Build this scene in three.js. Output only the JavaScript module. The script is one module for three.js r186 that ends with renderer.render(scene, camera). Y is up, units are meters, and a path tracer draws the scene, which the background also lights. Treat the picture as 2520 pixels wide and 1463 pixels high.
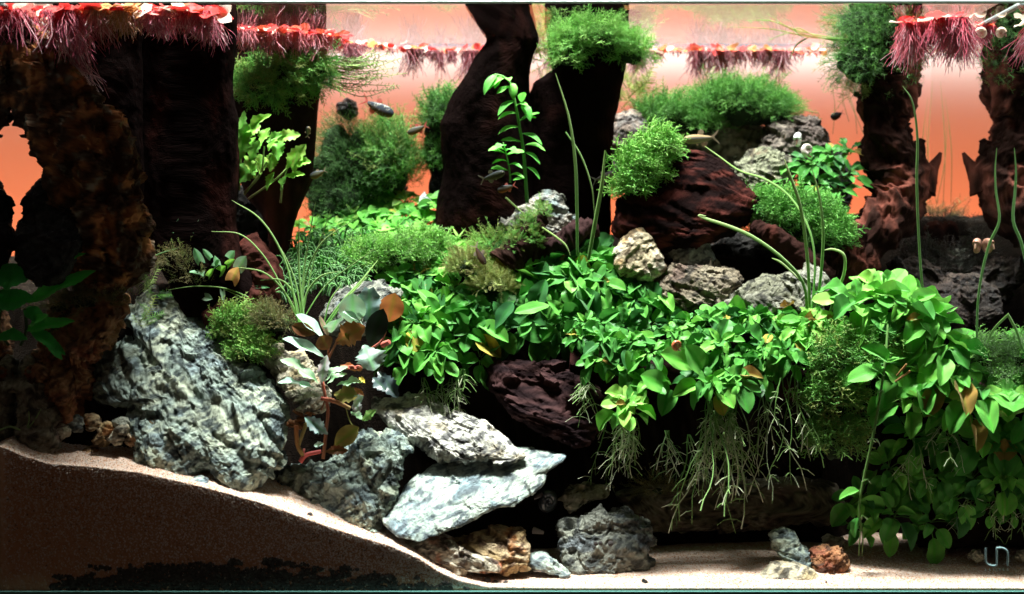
import * as THREE from 'three';
import { ImprovedNoise } from 'three/addons/math/ImprovedNoise.js';
import { mergeVertices, mergeGeometries } from 'three/addons/utils/BufferGeometryUtils.js';
import { RectAreaLightUniformsLib } from 'three/addons/lights/RectAreaLightUniformsLib.js';

// ---------------------------------------------------------------- camera, lamps, exposure
const S = 0.6 / 2520;                 // metres per unit of the plan at the front glass
const EYE = 0.188, CAMZ = 1.02, HOR = 663.5;
const WATER = 0.343, BACK = 0.225;    // height of the water, depth of the tank
const scene = new THREE.Scene();
scene.background = new THREE.Color().setRGB(0.03, 0.021, 0.015);   // the dim room in front
const camera = new THREE.PerspectiveCamera(2 * Math.atan(0.5 * 1463 * S / CAMZ) * 180 / Math.PI, 2520 / 1463, 0.02, 20);
camera.position.set(0, EYE, CAMZ);
camera.setViewOffset(1024, 594, 0, (731.5 - HOR) / 1463 * 594, 1024, 594);
camera.updateMatrixWorld();
camera.focus = CAMZ + 0.065;
camera.userData.fStop = 5.6;
const renderer = new THREE.WebGLRenderer({ antialias: true });
renderer.toneMapping = THREE.LinearToneMapping;
renderer.toneMappingExposure = 1;
renderer.shadowMap.enabled = true;
RectAreaLightUniformsLib.init();
const LAMP = { x: -0.04, y: 1.25, z: -0.075, w: 0.46, h: 0.12, power: 450, color: [0.97, 1.0, 0.94] };
const STRIP = { power: 29, color: [0.5, 0.78, 1.0] };
const GLOW = { power: 39, color: [1.0, 0.3, 0.125] };
const lampLight = new THREE.RectAreaLight(new THREE.Color().setRGB(...LAMP.color), LAMP.power, LAMP.w, LAMP.h);
lampLight.position.set(LAMP.x, LAMP.y - 0.003, LAMP.z); lampLight.lookAt(LAMP.x, 0, LAMP.z); scene.add(lampLight);

// ---------------------------------------------------------------- helpers
function rng(seed) { let a = seed >>> 0; return () => { a = (a + 0x6D2B79F5) | 0; let t = Math.imul(a ^ (a >>> 15), 1 | a); t = (t + Math.imul(t ^ (t >>> 7), 61 | t)) ^ t; return ((t ^ (t >>> 14)) >>> 0) / 4294967296; }; }
const R0 = rng(77);
const rr = (r, a, b) => a + (b - a) * r();
const V = (x, y, z) => new THREE.Vector3(x, y, z);
const K = d => (CAMZ + d) / CAMZ;
const P = (x, y, d) => V((x - 1260) * S * K(d), EYE + (HOR - y) * S * K(d), -d);
const px = (n, d) => n * S * K(d);
const smooth = (a, b, x) => { const t = Math.min(1, Math.max(0, (x - a) / (b - a))); return t * t * (3 - 2 * t); };
const lerp = (a, b, t) => a + (b - a) * t;
function table(x, rows) { if (x <= rows[0][0]) return rows[0][1]; for (let i = 1; i < rows.length; i++) if (x <= rows[i][0]) return lerp(rows[i - 1][1], rows[i][1], (x - rows[i - 1][0]) / (rows[i][0] - rows[i - 1][0])); return rows[rows.length - 1][1]; }
const IN = new ImprovedNoise();
const n3 = (x, y, z) => IN.noise(x + 31.7, y + 11.3, z + 57.1);
function fbm(x, y, z, o = 4) { let a = 0, w = 0.5; for (let i = 0; i < o; i++) { a += w * n3(x, y, z); x *= 2.03; y *= 2.03; z *= 2.03; w *= 0.5; } return a; }
function ridge(x, y, z, o = 4) { let a = 0, w = 0.5; for (let i = 0; i < o; i++) { const t = 1 - Math.abs(n3(x, y, z)) * 2; a += w * t; x *= 2.07; y *= 2.07; z *= 2.07; w *= 0.52; } return a; }

// chipped facets: each cell of broken stone is a plane tilted its own way
const hash3 = (x, y, z, k) => { let h = Math.imul(x, 374761393) ^ Math.imul(y, 668265263) ^ Math.imul(z, 2147483647 ^ 0x5bd1e995) ^ Math.imul(k, 1274126177); h = Math.imul(h ^ (h >>> 13), 1274126177); h ^= h >>> 16; h = Math.imul(h, 0x85ebca6b); return ((h ^ (h >>> 13)) >>> 0) / 4294967296; };
function facet(x, y, z) {
  const X = Math.floor(x), Y = Math.floor(y), Z = Math.floor(z); let best = 9, bx = 0, by = 0, bz = 0, cx = 0, cy = 0, cz = 0;
  for (let i = X - 1; i <= X + 1; i++) for (let j = Y - 1; j <= Y + 1; j++) for (let k = Z - 1; k <= Z + 1; k++) {
    const px_ = i + hash3(i, j, k, 1), py_ = j + hash3(i, j, k, 2), pz_ = k + hash3(i, j, k, 3), q = (x - px_) * (x - px_) + (y - py_) * (y - py_) + (z - pz_) * (z - pz_);
    if (q < best) { best = q; bx = i; by = j; bz = k; cx = px_; cy = py_; cz = pz_; }
  }
  const a = hash3(bx, by, bz, 4) - 0.5, b = hash3(bx, by, bz, 5) - 0.5, c = hash3(bx, by, bz, 6) - 0.5;
  return ((x - cx) * a + (y - cy) * b + (z - cz) * c) * 2 + (hash3(bx, by, bz, 7) - 0.5) * 0.55;
}
const used = new Map();
function numbered(name) { const k = used.get(name) ?? 0; used.set(name, k + 1); return k ? `${name}_${String(k).padStart(3, '0')}` : name; }
function tag(o, label, category, group) { o.userData.label = label; o.userData.category = category; if (group) o.userData.group = group; return o; }
function thing(name, label, category, pos, group) { const o = new THREE.Group(); o.name = numbered(name); if (pos) o.position.copy(pos); scene.add(o); return tag(o, label, category, group); }
function part(name, geo, mat, parent, kind) { const m = new THREE.Mesh(geo, mat); m.name = name; m.castShadow = m.receiveShadow = true; parent.add(m); if (parent.position && parent !== scene && geo.userData.world) m.position.copy(parent.position).negate(); if (kind) m.userData.kind = kind; return m; }
function solo(name, geo, mat, label, category, group) { const m = new THREE.Mesh(geo, mat); m.name = numbered(name); m.castShadow = m.receiveShadow = true; scene.add(m); return tag(m, label, category, group); }
function struct(name, geo, mat) { const m = new THREE.Mesh(geo, mat); m.name = numbered(name); m.userData.kind = 'structure'; m.castShadow = m.receiveShadow = true; scene.add(m); return m; }

class Batch {
  constructor() { this.p = []; this.i = []; this.c = []; this.u = []; this.n = 0; }
  v(x, y, z, c, u = 0, w = 0) { this.p.push(x, y, z); this.c.push(c[0], c[1], c[2]); this.u.push(u, w); return this.n++; }
  tube(pts, radius, sides = 4, c0 = [1, 1, 1], c1 = c0, flat = 1) {       // radius: t => r
    const N = pts.length, t = V(0, 0, 0), a = V(0, 0, 0), b = V(0, 0, 0), ref = V(0.31, 0.2, 0.93);
    let first = this.n, len = 0;
    for (let k = 0; k < N; k++) {
      t.copy(pts[Math.min(N - 1, k + 1)]).sub(pts[Math.max(0, k - 1)]).normalize();
      if (k) len += pts[k].distanceTo(pts[k - 1]);
      a.crossVectors(ref, t); if (a.lengthSq() < 1e-4) a.set(1, 0, 0); a.normalize(); b.crossVectors(t, a);
      const f = k / (N - 1), r = radius(f);
      const c = [lerp(c0[0], c1[0], f), lerp(c0[1], c1[1], f), lerp(c0[2], c1[2], f)];
      for (let s = 0; s < sides; s++) { const an = s / sides * Math.PI * 2, ca = Math.cos(an) * r, sa = Math.sin(an) * r * flat; const q = pts[k]; this.v(q.x + a.x * ca + b.x * sa, q.y + a.y * ca + b.y * sa, q.z + a.z * ca + b.z * sa, c, s / sides * 0.01, len); }
    }
    for (let k = 0; k < N - 1; k++) for (let s = 0; s < sides; s++) { const s1 = (s + 1) % sides, o = first + k * sides, q = o + sides; this.i.push(o + s, o + s1, q + s, o + s1, q + s1, q + s); }
    for (const e of [0, N - 1]) { const o = first + e * sides; for (let s = 1; s < sides - 1; s++) e ? this.i.push(o, o + s, o + s + 1) : this.i.push(o, o + s + 1, o + s); }
  }
  geo() {
    const g = new THREE.BufferGeometry();
    g.setAttribute('position', new THREE.Float32BufferAttribute(this.p, 3));
    g.setAttribute('color', new THREE.Float32BufferAttribute(this.c, 3));
    g.setAttribute('uv', new THREE.Float32BufferAttribute(this.u, 2));
    g.setIndex(this.i); g.computeVertexNormals(); g.userData.world = true;
    return g;
  }
}
function curve(list, n = 14) { return new THREE.CatmullRomCurve3(list.map(q => q.isVector3 ? q : P(...q)), false, 'centripetal').getPoints(n); }

// ---------------------------------------------------------------- textures (fine grain only)
function noiseTexture(size, f, srgb = false) {
  const d = new Uint8Array(size * size * 4);
  for (let y = 0; y < size; y++) for (let x = 0; x < size; x++) { const c = f(x / size, y / size, x, y), o = (y * size + x) * 4; d[o] = c[0] * 255; d[o + 1] = c[1] * 255; d[o + 2] = c[2] * 255; d[o + 3] = 255; }
  const t = new THREE.DataTexture(d, size, size); t.wrapS = t.wrapT = THREE.RepeatWrapping; t.magFilter = THREE.LinearFilter; t.minFilter = THREE.LinearMipmapLinearFilter; if (srgb) t.colorSpace = THREE.SRGBColorSpace; t.needsUpdate = true; return t;
}
function tile(f, u, v, sc) { const a = u * Math.PI * 2, b = v * Math.PI * 2, k = sc / 6.283; return f(Math.cos(a) * k, Math.sin(a) * k + Math.cos(b) * k * 0.73, Math.sin(b) * k); }
const clamp01 = x => Math.min(1, Math.max(0, x));
const rockBump = noiseTexture(512, (u, v) => { const r = tile((x, y, z) => fbm(x, y, z, 5), u, v, 22), f = tile((x, y, z) => fbm(x, y, z, 3), u, v, 110); const h = clamp01(0.5 + 0.6 * r + 0.5 * f); return [h, h, h]; });
const woodBump = noiseTexture(512, (u, v) => { const h = clamp01(0.5 + 0.7 * tile((x, y, z) => fbm(x, y, z, 4), u, v * 0 + Math.sin(v * 6.283) * 0.03, 60) + 0.4 * tile((x, y, z) => fbm(x, y, z, 3), u, v, 40)); return [h, h, h]; });
const r1 = rng(5);
const grainBump = noiseTexture(512, () => { const h = r1(); return [h, h, h]; });
const mm = (t, n) => { const c = t.clone(); c.repeat.set(n, n); c.needsUpdate = true; return c; };

const std = o => new THREE.MeshStandardMaterial(o);
const rockMat = new THREE.MeshPhysicalMaterial({ color: 0xffffff, vertexColors: true, roughness: 0.6, specularIntensity: 0.25, bumpMap: mm(rockBump, 26), bumpScale: 0.0011 });
const wetRockMat = new THREE.MeshPhysicalMaterial({ color: 0xffffff, vertexColors: true, roughness: 0.3, specularIntensity: 0.6, bumpMap: mm(rockBump, 40), bumpScale: 0.0007 });
const woodMat = new THREE.MeshPhysicalMaterial({ color: 0xffffff, vertexColors: true, roughness: 0.8, specularIntensity: 0.03, bumpMap: mm(rockBump, 16), bumpScale: 0.0005 });
const plainMat = std({ color: 0xffffff, vertexColors: true, roughness: 0.7 });
const glossMat = std({ color: 0xffffff, vertexColors: true, roughness: 0.25 });
function leafMat(r, g, b, through = 0.2, coat = 0.2) { return new THREE.MeshPhysicalMaterial({ color: new THREE.Color().setRGB(Math.min(0.8, r * 1.15), Math.min(0.7, g * 1.25), Math.min(0.8, b * 1.1)), vertexColors: true, roughness: 1, specularIntensity: 0.4, transmission: through, thickness: 0, clearcoat: coat, clearcoatRoughness: 0.36, side: THREE.DoubleSide }); }
const hairMat = new THREE.MeshPhysicalMaterial({ color: 0xffffff, vertexColors: true, roughness: 1, transmission: 0.25, thickness: 0, clearcoat: 0.3, clearcoatRoughness: 0.3, side: THREE.DoubleSide });

// ---------------------------------------------------------------- stones and wood
const spheres = new Map();
function sphere(detail) {
  if (!spheres.has(detail)) { const g = new THREE.IcosahedronGeometry(1, detail); g.deleteAttribute('uv'); g.deleteAttribute('normal'); const m = mergeVertices(g, 1e-5); spheres.set(detail, { p: m.attributes.position.array, i: Array.from(m.index.array) }); }
  return spheres.get(detail);
}
// a stone from its outline (plan units), thickness and the way it leans; layered and creased by noise
function stoneGeo(poly, d, o) {
  const { T = 40, lean = 0.3, detail = 40, pe = 0.72, de = 0.62, rough = 1, strata = [0.2, 1, 0.1], freq = 1, pal, seed = 1, side = 0, sf = 3, crease = 1 } = o;
  let cx = 0, cy = 0; if (o.c) [cx, cy] = o.c; else { for (const q of poly) { cx += q[0]; cy += q[1]; } cx /= poly.length; cy /= poly.length; }
  const NA = 360, rad = new Float32Array(NA + 1);
  for (let a = 0; a < NA; a++) {
    const an = a / NA * Math.PI * 2, dx = Math.cos(an), dy = Math.sin(an); let best = 0;
    for (let k = 0; k < poly.length; k++) { const [x1, y1] = poly[k], [x2, y2] = poly[(k + 1) % poly.length]; const ex = x2 - x1, ey = y2 - y1, den = dx * ey - dy * ex; if (Math.abs(den) < 1e-9) continue; const t = ((x1 - cx) * ey - (y1 - cy) * ex) / den, u = ((x1 - cx) * dy - (y1 - cy) * dx) / den; if (t > 0 && u >= -1e-6 && u <= 1 + 1e-6) best = Math.max(best, t); }
    rad[a] = best;
  }
  for (let s = 0; s < 2; s++) { const c = rad.slice(); for (let a = 0; a < NA; a++) rad[a] = (c[(a + NA - 1) % NA] + 2 * c[a] + c[(a + 1) % NA]) / 4; }
  rad[NA] = rad[0];
  const sp = sphere(detail), N = sp.p.length / 3, pos = new Float32Array(N * 3), col = new Float32Array(N * 3), uv = new Float32Array(N * 2);
  const c0 = P(cx, cy, d), unit = px(1, d), st = V(...strata).normalize();
  for (let k = 0; k < N; k++) {
    const x = sp.p[k * 3], y = sp.p[k * 3 + 1], z = sp.p[k * 3 + 2], s = Math.hypot(x, y);
    let an = Math.atan2(-y, x); if (an < 0) an += Math.PI * 2; const fa = an / (Math.PI * 2) * NA, ia = Math.floor(fa) % NA; const R = lerp(rad[ia], rad[ia + 1], fa - Math.floor(fa)) * unit;
    const g = Math.pow(s, pe), lx = s > 1e-6 ? x / s * g * R : 0, ly = s > 1e-6 ? y / s * g * R : 0;
    const lz = Math.sign(z) * Math.pow(Math.abs(z), de) * T * unit - ly * lean + lx * side;
    pos[k * 3] = lx; pos[k * 3 + 1] = ly; pos[k * 3 + 2] = lz;
  }
  // displace along rough normals
  const g = new THREE.BufferGeometry(); g.setAttribute('position', new THREE.BufferAttribute(pos, 3)); g.setIndex(sp.i); g.computeVertexNormals();
  const nor = g.attributes.normal.array, F = 60 * freq, amp = 0.0042 * rough;
  for (let k = 0; k < N; k++) {
    const x = pos[k * 3] + seed * 1.37, y = pos[k * 3 + 1] + seed * 0.71, z = pos[k * 3 + 2];
    const h = x * st.x + y * st.y + z * st.z, bx = x + st.x * h * (sf - 1), by = y + st.y * h * (sf - 1), bz = z + st.z * h * (sf - 1);
    const wx = 0.008 * n3(x * 40, y * 40, z * 40), wy = 0.008 * n3(y * 40, z * 40, x * 40), wh = h * sf + wx * 1.6;
    const ux = x - st.x * h, uy = y - st.y * h, uz = z - st.z * h;                 // place within a layer
    const big = fbm(x * F * 0.55, y * F * 0.55, z * F * 0.55, 3);
    const cut = n3(ux * F * 0.55 + st.x * wh * F, uy * F * 0.55 + st.y * wh * F + wy * F, uz * F * 0.55 + st.z * wh * F);
    const cut2 = n3(ux * F * 1.5 + st.x * wh * F * 2.7 + 7, uy * F * 1.5 + st.y * wh * F * 2.7, uz * F * 1.5 + st.z * wh * F * 2.7);
    const lay = smooth(-0.45, 0.05, cut) * 0.6 + smooth(-0.4, 0.1, cut2) * 0.4;       // steps between broken layers
    const f = fbm(x * F * 6 + wx * 60, y * F * 6, z * F * 6, 3);
    const G = F * 0.62, hx = st.x * h * (sf - 1) * 0.6, hy = st.y * h * (sf - 1) * 0.6, hz = st.z * h * (sf - 1) * 0.6;
    const ax = x + hx + wx * 0.5 + f * 0.0016, ay = y + hy + wy * 0.5 + f * 0.0016, az = z + hz;
    const f1 = facet(ax * G, ay * G, az * G), f2 = facet(ax * G * 2.6 + 9, ay * G * 2.6, az * G * 2.6), f3 = facet(ax * G * 7 + 5, ay * G * 7, az * G * 7);
    const dis = amp * (big * 0.8 + f1 * 0.75 + f2 * 0.26 + f3 * 0.1 + f * 0.22 + (lay - 0.6) * 0.2 * crease);
    const c = pal(x, y, z, lay, f, big);
    col[k * 3] = c[0]; col[k * 3 + 1] = c[1]; col[k * 3 + 2] = c[2];
    pos[k * 3] += nor[k * 3] * dis; pos[k * 3 + 1] += nor[k * 3 + 1] * dis; pos[k * 3 + 2] += nor[k * 3 + 2] * dis;
    uv[k * 2] = pos[k * 3] + pos[k * 3 + 2] * 0.6; uv[k * 2 + 1] = pos[k * 3 + 1] + pos[k * 3 + 2] * 0.5;
  }
  g.setAttribute('color', new THREE.BufferAttribute(col, 3)); g.setAttribute('uv', new THREE.BufferAttribute(uv, 2));
  g.computeVertexNormals(); g.userData.at = c0; return g;
}
const mix3 = (a, b, t) => [lerp(a[0], b[0], t), lerp(a[1], b[1], t), lerp(a[2], b[2], t)];
function pal(base, second, third, dark, s = 1) {
  return (x, y, z, lay, f) => {
    let c = mix3(base, second, smooth(-0.15, 0.25, fbm(x * 45 * s + 3, y * 45 * s, z * 45 * s, 3)));
    c = mix3(c, third, smooth(0.08, 0.3, fbm(x * 70 * s, y * 70 * s + 9, z * 70 * s, 3)));
    const wv = 0.01 * n3(x * 60, y * 60, z * 60); c = mix3(c, dark, 0.9 * smooth(0.0, 0.2, fbm((x + wv) * 120 * s + 5, (y - x * 0.5) * 210 * s, (z + wv) * 120 * s, 4)));
    const v = (1 + f * 0.5) * (1 + 0.55 * n3(x * 620, y * 620, z * 620)); return [c[0] * v, c[1] * v, c[2] * v];
  };
}
const PAL = {
  slate: pal([0.27, 0.34, 0.3], [0.42, 0.47, 0.36], [0.23, 0.3, 0.31], [0.035, 0.05, 0.055]),
  pale: pal([0.38, 0.47, 0.43], [0.48, 0.55, 0.48], [0.28, 0.38, 0.42], [0.11, 0.14, 0.16]),
  tan: pal([0.4, 0.36, 0.26], [0.5, 0.46, 0.36], [0.42, 0.34, 0.2], [0.06, 0.055, 0.045]),
  ochre: pal([0.42, 0.3, 0.15], [0.5, 0.4, 0.27], [0.4, 0.17, 0.06], [0.09, 0.05, 0.03]),
  lava: pal([0.3, 0.13, 0.06], [0.34, 0.18, 0.09], [0.24, 0.08, 0.045], [0.06, 0.03, 0.02]),
  grey: pal([0.19, 0.2, 0.17], [0.26, 0.27, 0.22], [0.15, 0.17, 0.18], [0.04, 0.045, 0.045]),
  brown: pal([0.16, 0.13, 0.09], [0.24, 0.21, 0.15], [0.13, 0.09, 0.07], [0.03, 0.025, 0.02]),
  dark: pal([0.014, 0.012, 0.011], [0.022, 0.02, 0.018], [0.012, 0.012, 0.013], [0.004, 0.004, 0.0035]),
};
function stone(label, poly, d, o, name = 'rock', category = 'rock', group) {
  const g = stoneGeo(poly, d, o), m = solo(name, g, o.mat ?? rockMat, label, category, group); m.position.copy(g.userData.at); return m;
}
const oval = (x, y, w, h, n = 9, seed = 1, jit = 0.22) => { const r = rng(seed), a = []; for (let k = 0; k < n; k++) { const t = k / n * Math.PI * 2, q = 1 + (r() - 0.5) * 2 * jit; a.push([x + Math.cos(t) * w / 2 * q, y + Math.sin(t) * h / 2 * q]); } return a; };

const woodPal = (dark, red, s = 1) => (x, y, z) => { const a = smooth(-0.2, 0.35, fbm(x * 160 * s, y * 14, z * 160 * s, 4)), b = smooth(0.0, 0.4, fbm(x * 40, y * 22, z * 40, 3)); return mix3(mix3(dark, red, b), [dark[0] * 0.5, dark[1] * 0.5, dark[2] * 0.5], a * 0.6); };
// upright wood from its left and right edges: rows of [y, left, right, depth, thickness]
function trunkGeo(rows, o = {}) {
  const { nu = 80, step = 4, chunk = 0, amp = 0.0035, freq = 1, colour = woodPal([0.006, 0.003, 0.0028], [0.034, 0.011, 0.009]), box = 0.75, along = 0.22 } = o;
  const ys = []; for (let y = rows[0][0]; y <= rows[rows.length - 1][0]; y += step) ys.push(y);
  const col = k => rows.map(q => [q[0], q[k]]);
  const L = col(1), Rr = col(2), D = col(3), T = col(4), b = new Batch();
  for (const y of ys) {
    const l = table(y, L), r = table(y, Rr), d = table(y, D), t = table(y, T), cx = (l + r) / 2, hw = (r - l) / 2;
    for (let k = 0; k < nu; k++) {
      const a = k / nu * Math.PI * 2, ca = Math.cos(a), sa = Math.sin(a);
      const ex = Math.sign(ca) * Math.pow(Math.abs(ca), box) * hw, ez = Math.sign(sa) * Math.pow(Math.abs(sa), box) * t / 2;
      const p = P(cx + ex, y, d); p.z += px(ez, d);
      const F = 70 * freq, q = ridge(p.x * F, p.y * F * along, p.z * F, 4) - 0.35, f = fbm(p.x * F * 0.5, p.y * F * 0.3, p.z * F * 0.5, 3), f2 = fbm(p.x * 400, p.y * 160, p.z * 400, 2);
      const fc = chunk ? facet(p.x * 95, p.y * 60, p.z * 95) * 1.1 + facet(p.x * 240, p.y * 150, p.z * 240) * 0.5 : 0; const dis = amp * (q * 0.8 + f * 1.6 + f2 * 0.35 + fc * chunk); p.x += ca * dis; p.z += sa * dis;
      b.v(p.x, p.y, p.z, colour(p.x, p.y, p.z, y, cx + ex), k / nu * 0.15, p.y);
    }
  }
  for (let j = 0; j < ys.length - 1; j++) for (let k = 0; k < nu; k++) { const k1 = (k + 1) % nu, p = j * nu, q = p + nu; b.i.push(p + k, q + k, p + k1, p + k1, q + k, q + k1); }
  for (const e of [0, ys.length - 1]) { const p = e * nu; for (let k = 1; k < nu - 1; k++) e ? b.i.push(p, p + k + 1, p + k) : b.i.push(p, p + k, p + k + 1); }
  return b.geo();
}
// a bent limb from path points [x, y, d, radius]
function limbGeo(list, o = {}) {
  const { nu = 40, n = 70, amp = 0.003, freq = 1, colour = woodPal([0.03, 0.013, 0.011], [0.085, 0.026, 0.02]), flat = 1 } = o;
  const pts = curve(list.map(q => P(q[0], q[1], q[2])), n), b = new Batch(), t = V(0, 0, 0), a = V(0, 0, 0), c = V(0, 0, 0);
  for (let k = 0; k <= n; k++) {
    const f = k / n * (list.length - 1), i = Math.min(list.length - 2, Math.floor(f)), r = px(lerp(list[i][3], list[i + 1][3], f - i), list[i][2]);
    t.copy(pts[Math.min(n, k + 1)]).sub(pts[Math.max(0, k - 1)]).normalize(); a.crossVectors(V(0.1, 0.15, 1), t).normalize(); c.crossVectors(t, a);
    for (let s = 0; s < nu; s++) {
      const an = s / nu * Math.PI * 2, x = Math.cos(an), y = Math.sin(an), F = 70 * freq, q = pts[k];
      const w = ridge(x * r * F + 7, y * r * F + 2, k / n * 5 * (list.length / 4), 4) - 0.35, f2 = fbm((q.x + x * r) * 60, (q.y + y * r) * 60, q.z * 60, 3), f3 = fbm((q.x + a.x * x * r) * 420, q.y * 160 + x * 3, y * r * 420, 2);
      const e = r + amp * (w + f2 * 1.5 + f3 * 0.4) * Math.min(1, r / 0.005);
      const X = q.x + (a.x * x + c.x * y * flat) * e, Y = q.y + (a.y * x + c.y * y * flat) * e, Z = q.z + (a.z * x + c.z * y * flat) * e;
      b.v(X, Y, Z, colour(X, Y, Z), s / nu * 0.08, k / n * 0.15);
    }
  }
  for (let k = 0; k < n; k++) for (let s = 0; s < nu; s++) { const s1 = (s + 1) % nu, p = k * nu, q = p + nu; b.i.push(p + s, p + s1, q + s, p + s1, q + s1, q + s); }
  for (const e of [0, n]) { const p = e * nu; for (let s = 1; s < nu - 1; s++) e ? b.i.push(p, p + s, p + s + 1) : b.i.push(p, p + s + 1, p + s); }
  return b.geo();
}

// ---------------------------------------------------------------- leaves, plants, moss, hair
// a leaf one unit long (along z) and one unit wide, upper side towards +y
function leafGeo(o) {
  const { nu = 9, nv = 3, curl = 0.35, fold = 0.25, wave = 0.05, peak = 0.42, sharp = 0.75, serr = 0, seed = 1, rib = [0.75, 1.1, 0.6], stalk = 0, notch = 0, twist = 0, cup = 0 } = o;
  const r = rng(seed), ph = r() * 6, b = new Batch(), W = nv * 2 + 1;
  for (let i = 0; i <= nu; i++) {
    const t = i / nu; let w = Math.pow(Math.sin(Math.PI * Math.pow(t * 0.97 + 0.03, Math.log(0.5) / Math.log(peak))), sharp) * 0.5;
    if (t === 1) w = notch ? 0.2 : 0.02; if (i === 0) w = 0.04;
    for (let j = -nv; j <= nv; j++) {
      const s = j / nv, as = Math.abs(s);
      let x = s * w, e = serr * ((i % 2) - 0.5) * as; x *= 1 + e;
      const y = fold * as * w + wave * Math.sin(t * 11 + ph + (s > 0 ? 1.3 : 0)) * as * Math.sin(Math.PI * t) - curl * t * t + cup * as * as * w + twist * s * w * t;
      const z = t - curl * curl * 0.3 * t * t * t - (notch && i === nu ? 0.06 * (1 - as) : 0);
      const vein = Math.abs(((t * 9 - as * 2.2) % 1 + 1) % 1 - 0.5) < 0.16 ? 1.1 : 0.97, bl = fbm(s * 1.6 + seed, t * 3, seed * 1.7, 2); const tone = j === 0 ? rib : [1 + 0.9 * Math.max(0, bl), vein, 0.95]; const q = (as > 0.9 ? 1.08 : 1) * (1 + 0.25 * bl);
      b.v(x, y, z, [tone[0] * q, tone[1] * q, tone[2] * q], s * 0.5, t);
    }
  }
  for (let i = 0; i < nu; i++) for (let j = 0; j < W - 1; j++) { const p = i * W + j, q = p + W; b.i.push(p, q, p + 1, p + 1, q, q + 1); }
  const g = b.geo(); g.userData.world = false; return g;
}
const OVATE = [1, 2, 3, 4, 5, 6, 7, 8, 9, 10].map(k => leafGeo({ seed: k * 5, nv: 4, nu: 10, curl: [0.15, 0.4, 0.28, 0.6, 0.05, 0.75, 0.33, 0.5, 0.2, 0.85][k - 1], fold: [0.5, 0.2, 0.7, 0.35, 0.15, 0.25, 0.9, 0.6, 1.1, 0.4][k - 1], wave: [0.03, 0.07, 0.05, 0.09, 0.03, 0.06, 0.08, 0.12, 0.1, 0.14][k - 1], peak: [0.46, 0.52, 0.45, 0.54, 0.5, 0.5, 0.48, 0.48, 0.55, 0.44][k - 1], sharp: [0.58, 0.55, 0.62, 0.52, 0.6, 0.55, 0.6, 0.66, 0.54, 0.6][k - 1], twist: [0.2, -0.3, 0, 0.4, -0.2, 0.1, -0.4, 0.6, -0.6, 0.3][k - 1] }));
const ROUND = [1, 2, 3, 4].map(k => leafGeo({ seed: k * 9, nu: 7, curl: [0.3, 0.1, 0.5, 0.2][k - 1], fold: [0.3, 0.5, 0.1, 0.7][k - 1], wave: 0.04, peak: 0.5, sharp: 0.55 }));
const LANCE = [1, 2, 3].map(k => leafGeo({ seed: k * 3, nu: 11, curl: [0.25, 0.5, 0.1][k - 1], fold: 0.3, wave: 0.05, peak: 0.4, sharp: 1.0 }));
const WAVY = [1, 2, 3].map(k => leafGeo({ seed: k * 4, nu: 14, nv: 3, curl: [0.3, 0.1, 0.5][k - 1], fold: 0.25, wave: 0.1, peak: 0.6, sharp: 0.8, serr: 0.32 }));
const PADDLE = [1, 2].map(k => leafGeo({ seed: k * 6, nu: 10, curl: [0.08, 0.2][k - 1], fold: 0.25, wave: 0.04, peak: 0.58, sharp: 0.62 }));
const BENT = leafGeo({ seed: 8, nu: 10, curl: 0.75, fold: 0.15, wave: 0.02, peak: 0.5, sharp: 0.7 });
const FRAYED = leafGeo({ seed: 11, nu: 12, curl: 0.05, fold: 0.2, wave: 0.06, peak: 0.6, sharp: 0.6, notch: 1, serr: 0.12 });

const M4 = new THREE.Matrix4();
function orient(m, base, dir, up, w, l, h) {
  const z = dir.clone().normalize(), x = V(0, 0, 0).crossVectors(up, z); if (x.lengthSq() < 1e-5) x.crossVectors(V(0.3, 0.1, 1), z); x.normalize();
  const y = V(0, 0, 0).crossVectors(z, x);
  M4.makeBasis(x.multiplyScalar(w), y.multiplyScalar(h), z.multiplyScalar(l)); M4.setPosition(base); M4.decompose(m.position, m.quaternion, m.scale); return m;
}
function addLeaf(parent, geo, mat, base, tip, width, up, name = 'leaf') {
  const dir = tip.clone().sub(base), l = dir.length();
  const m = new THREE.Mesh(geo, mat); m.name = name; m.castShadow = m.receiveShadow = true; orient(m, base, dir, up, width, l, (width + l) / 2);
  m.position.sub(parent.position); parent.add(m); return m;
}
const GREENS = {
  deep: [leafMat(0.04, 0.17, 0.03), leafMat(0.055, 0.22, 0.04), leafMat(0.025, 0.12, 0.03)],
  mid: [leafMat(0.065, 0.24, 0.04), leafMat(0.09, 0.29, 0.05), leafMat(0.05, 0.2, 0.04)],
  fresh: [leafMat(0.12, 0.35, 0.055), leafMat(0.15, 0.4, 0.07), leafMat(0.09, 0.3, 0.05)],
  young: [leafMat(0.2, 0.47, 0.09), leafMat(0.15, 0.42, 0.09), leafMat(0.25, 0.45, 0.11)],
  old: [leafMat(0.3, 0.24, 0.045), leafMat(0.24, 0.15, 0.04)],
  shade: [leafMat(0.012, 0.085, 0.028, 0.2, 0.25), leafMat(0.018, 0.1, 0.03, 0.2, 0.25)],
};
const stemMat = plainMat;
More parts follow.
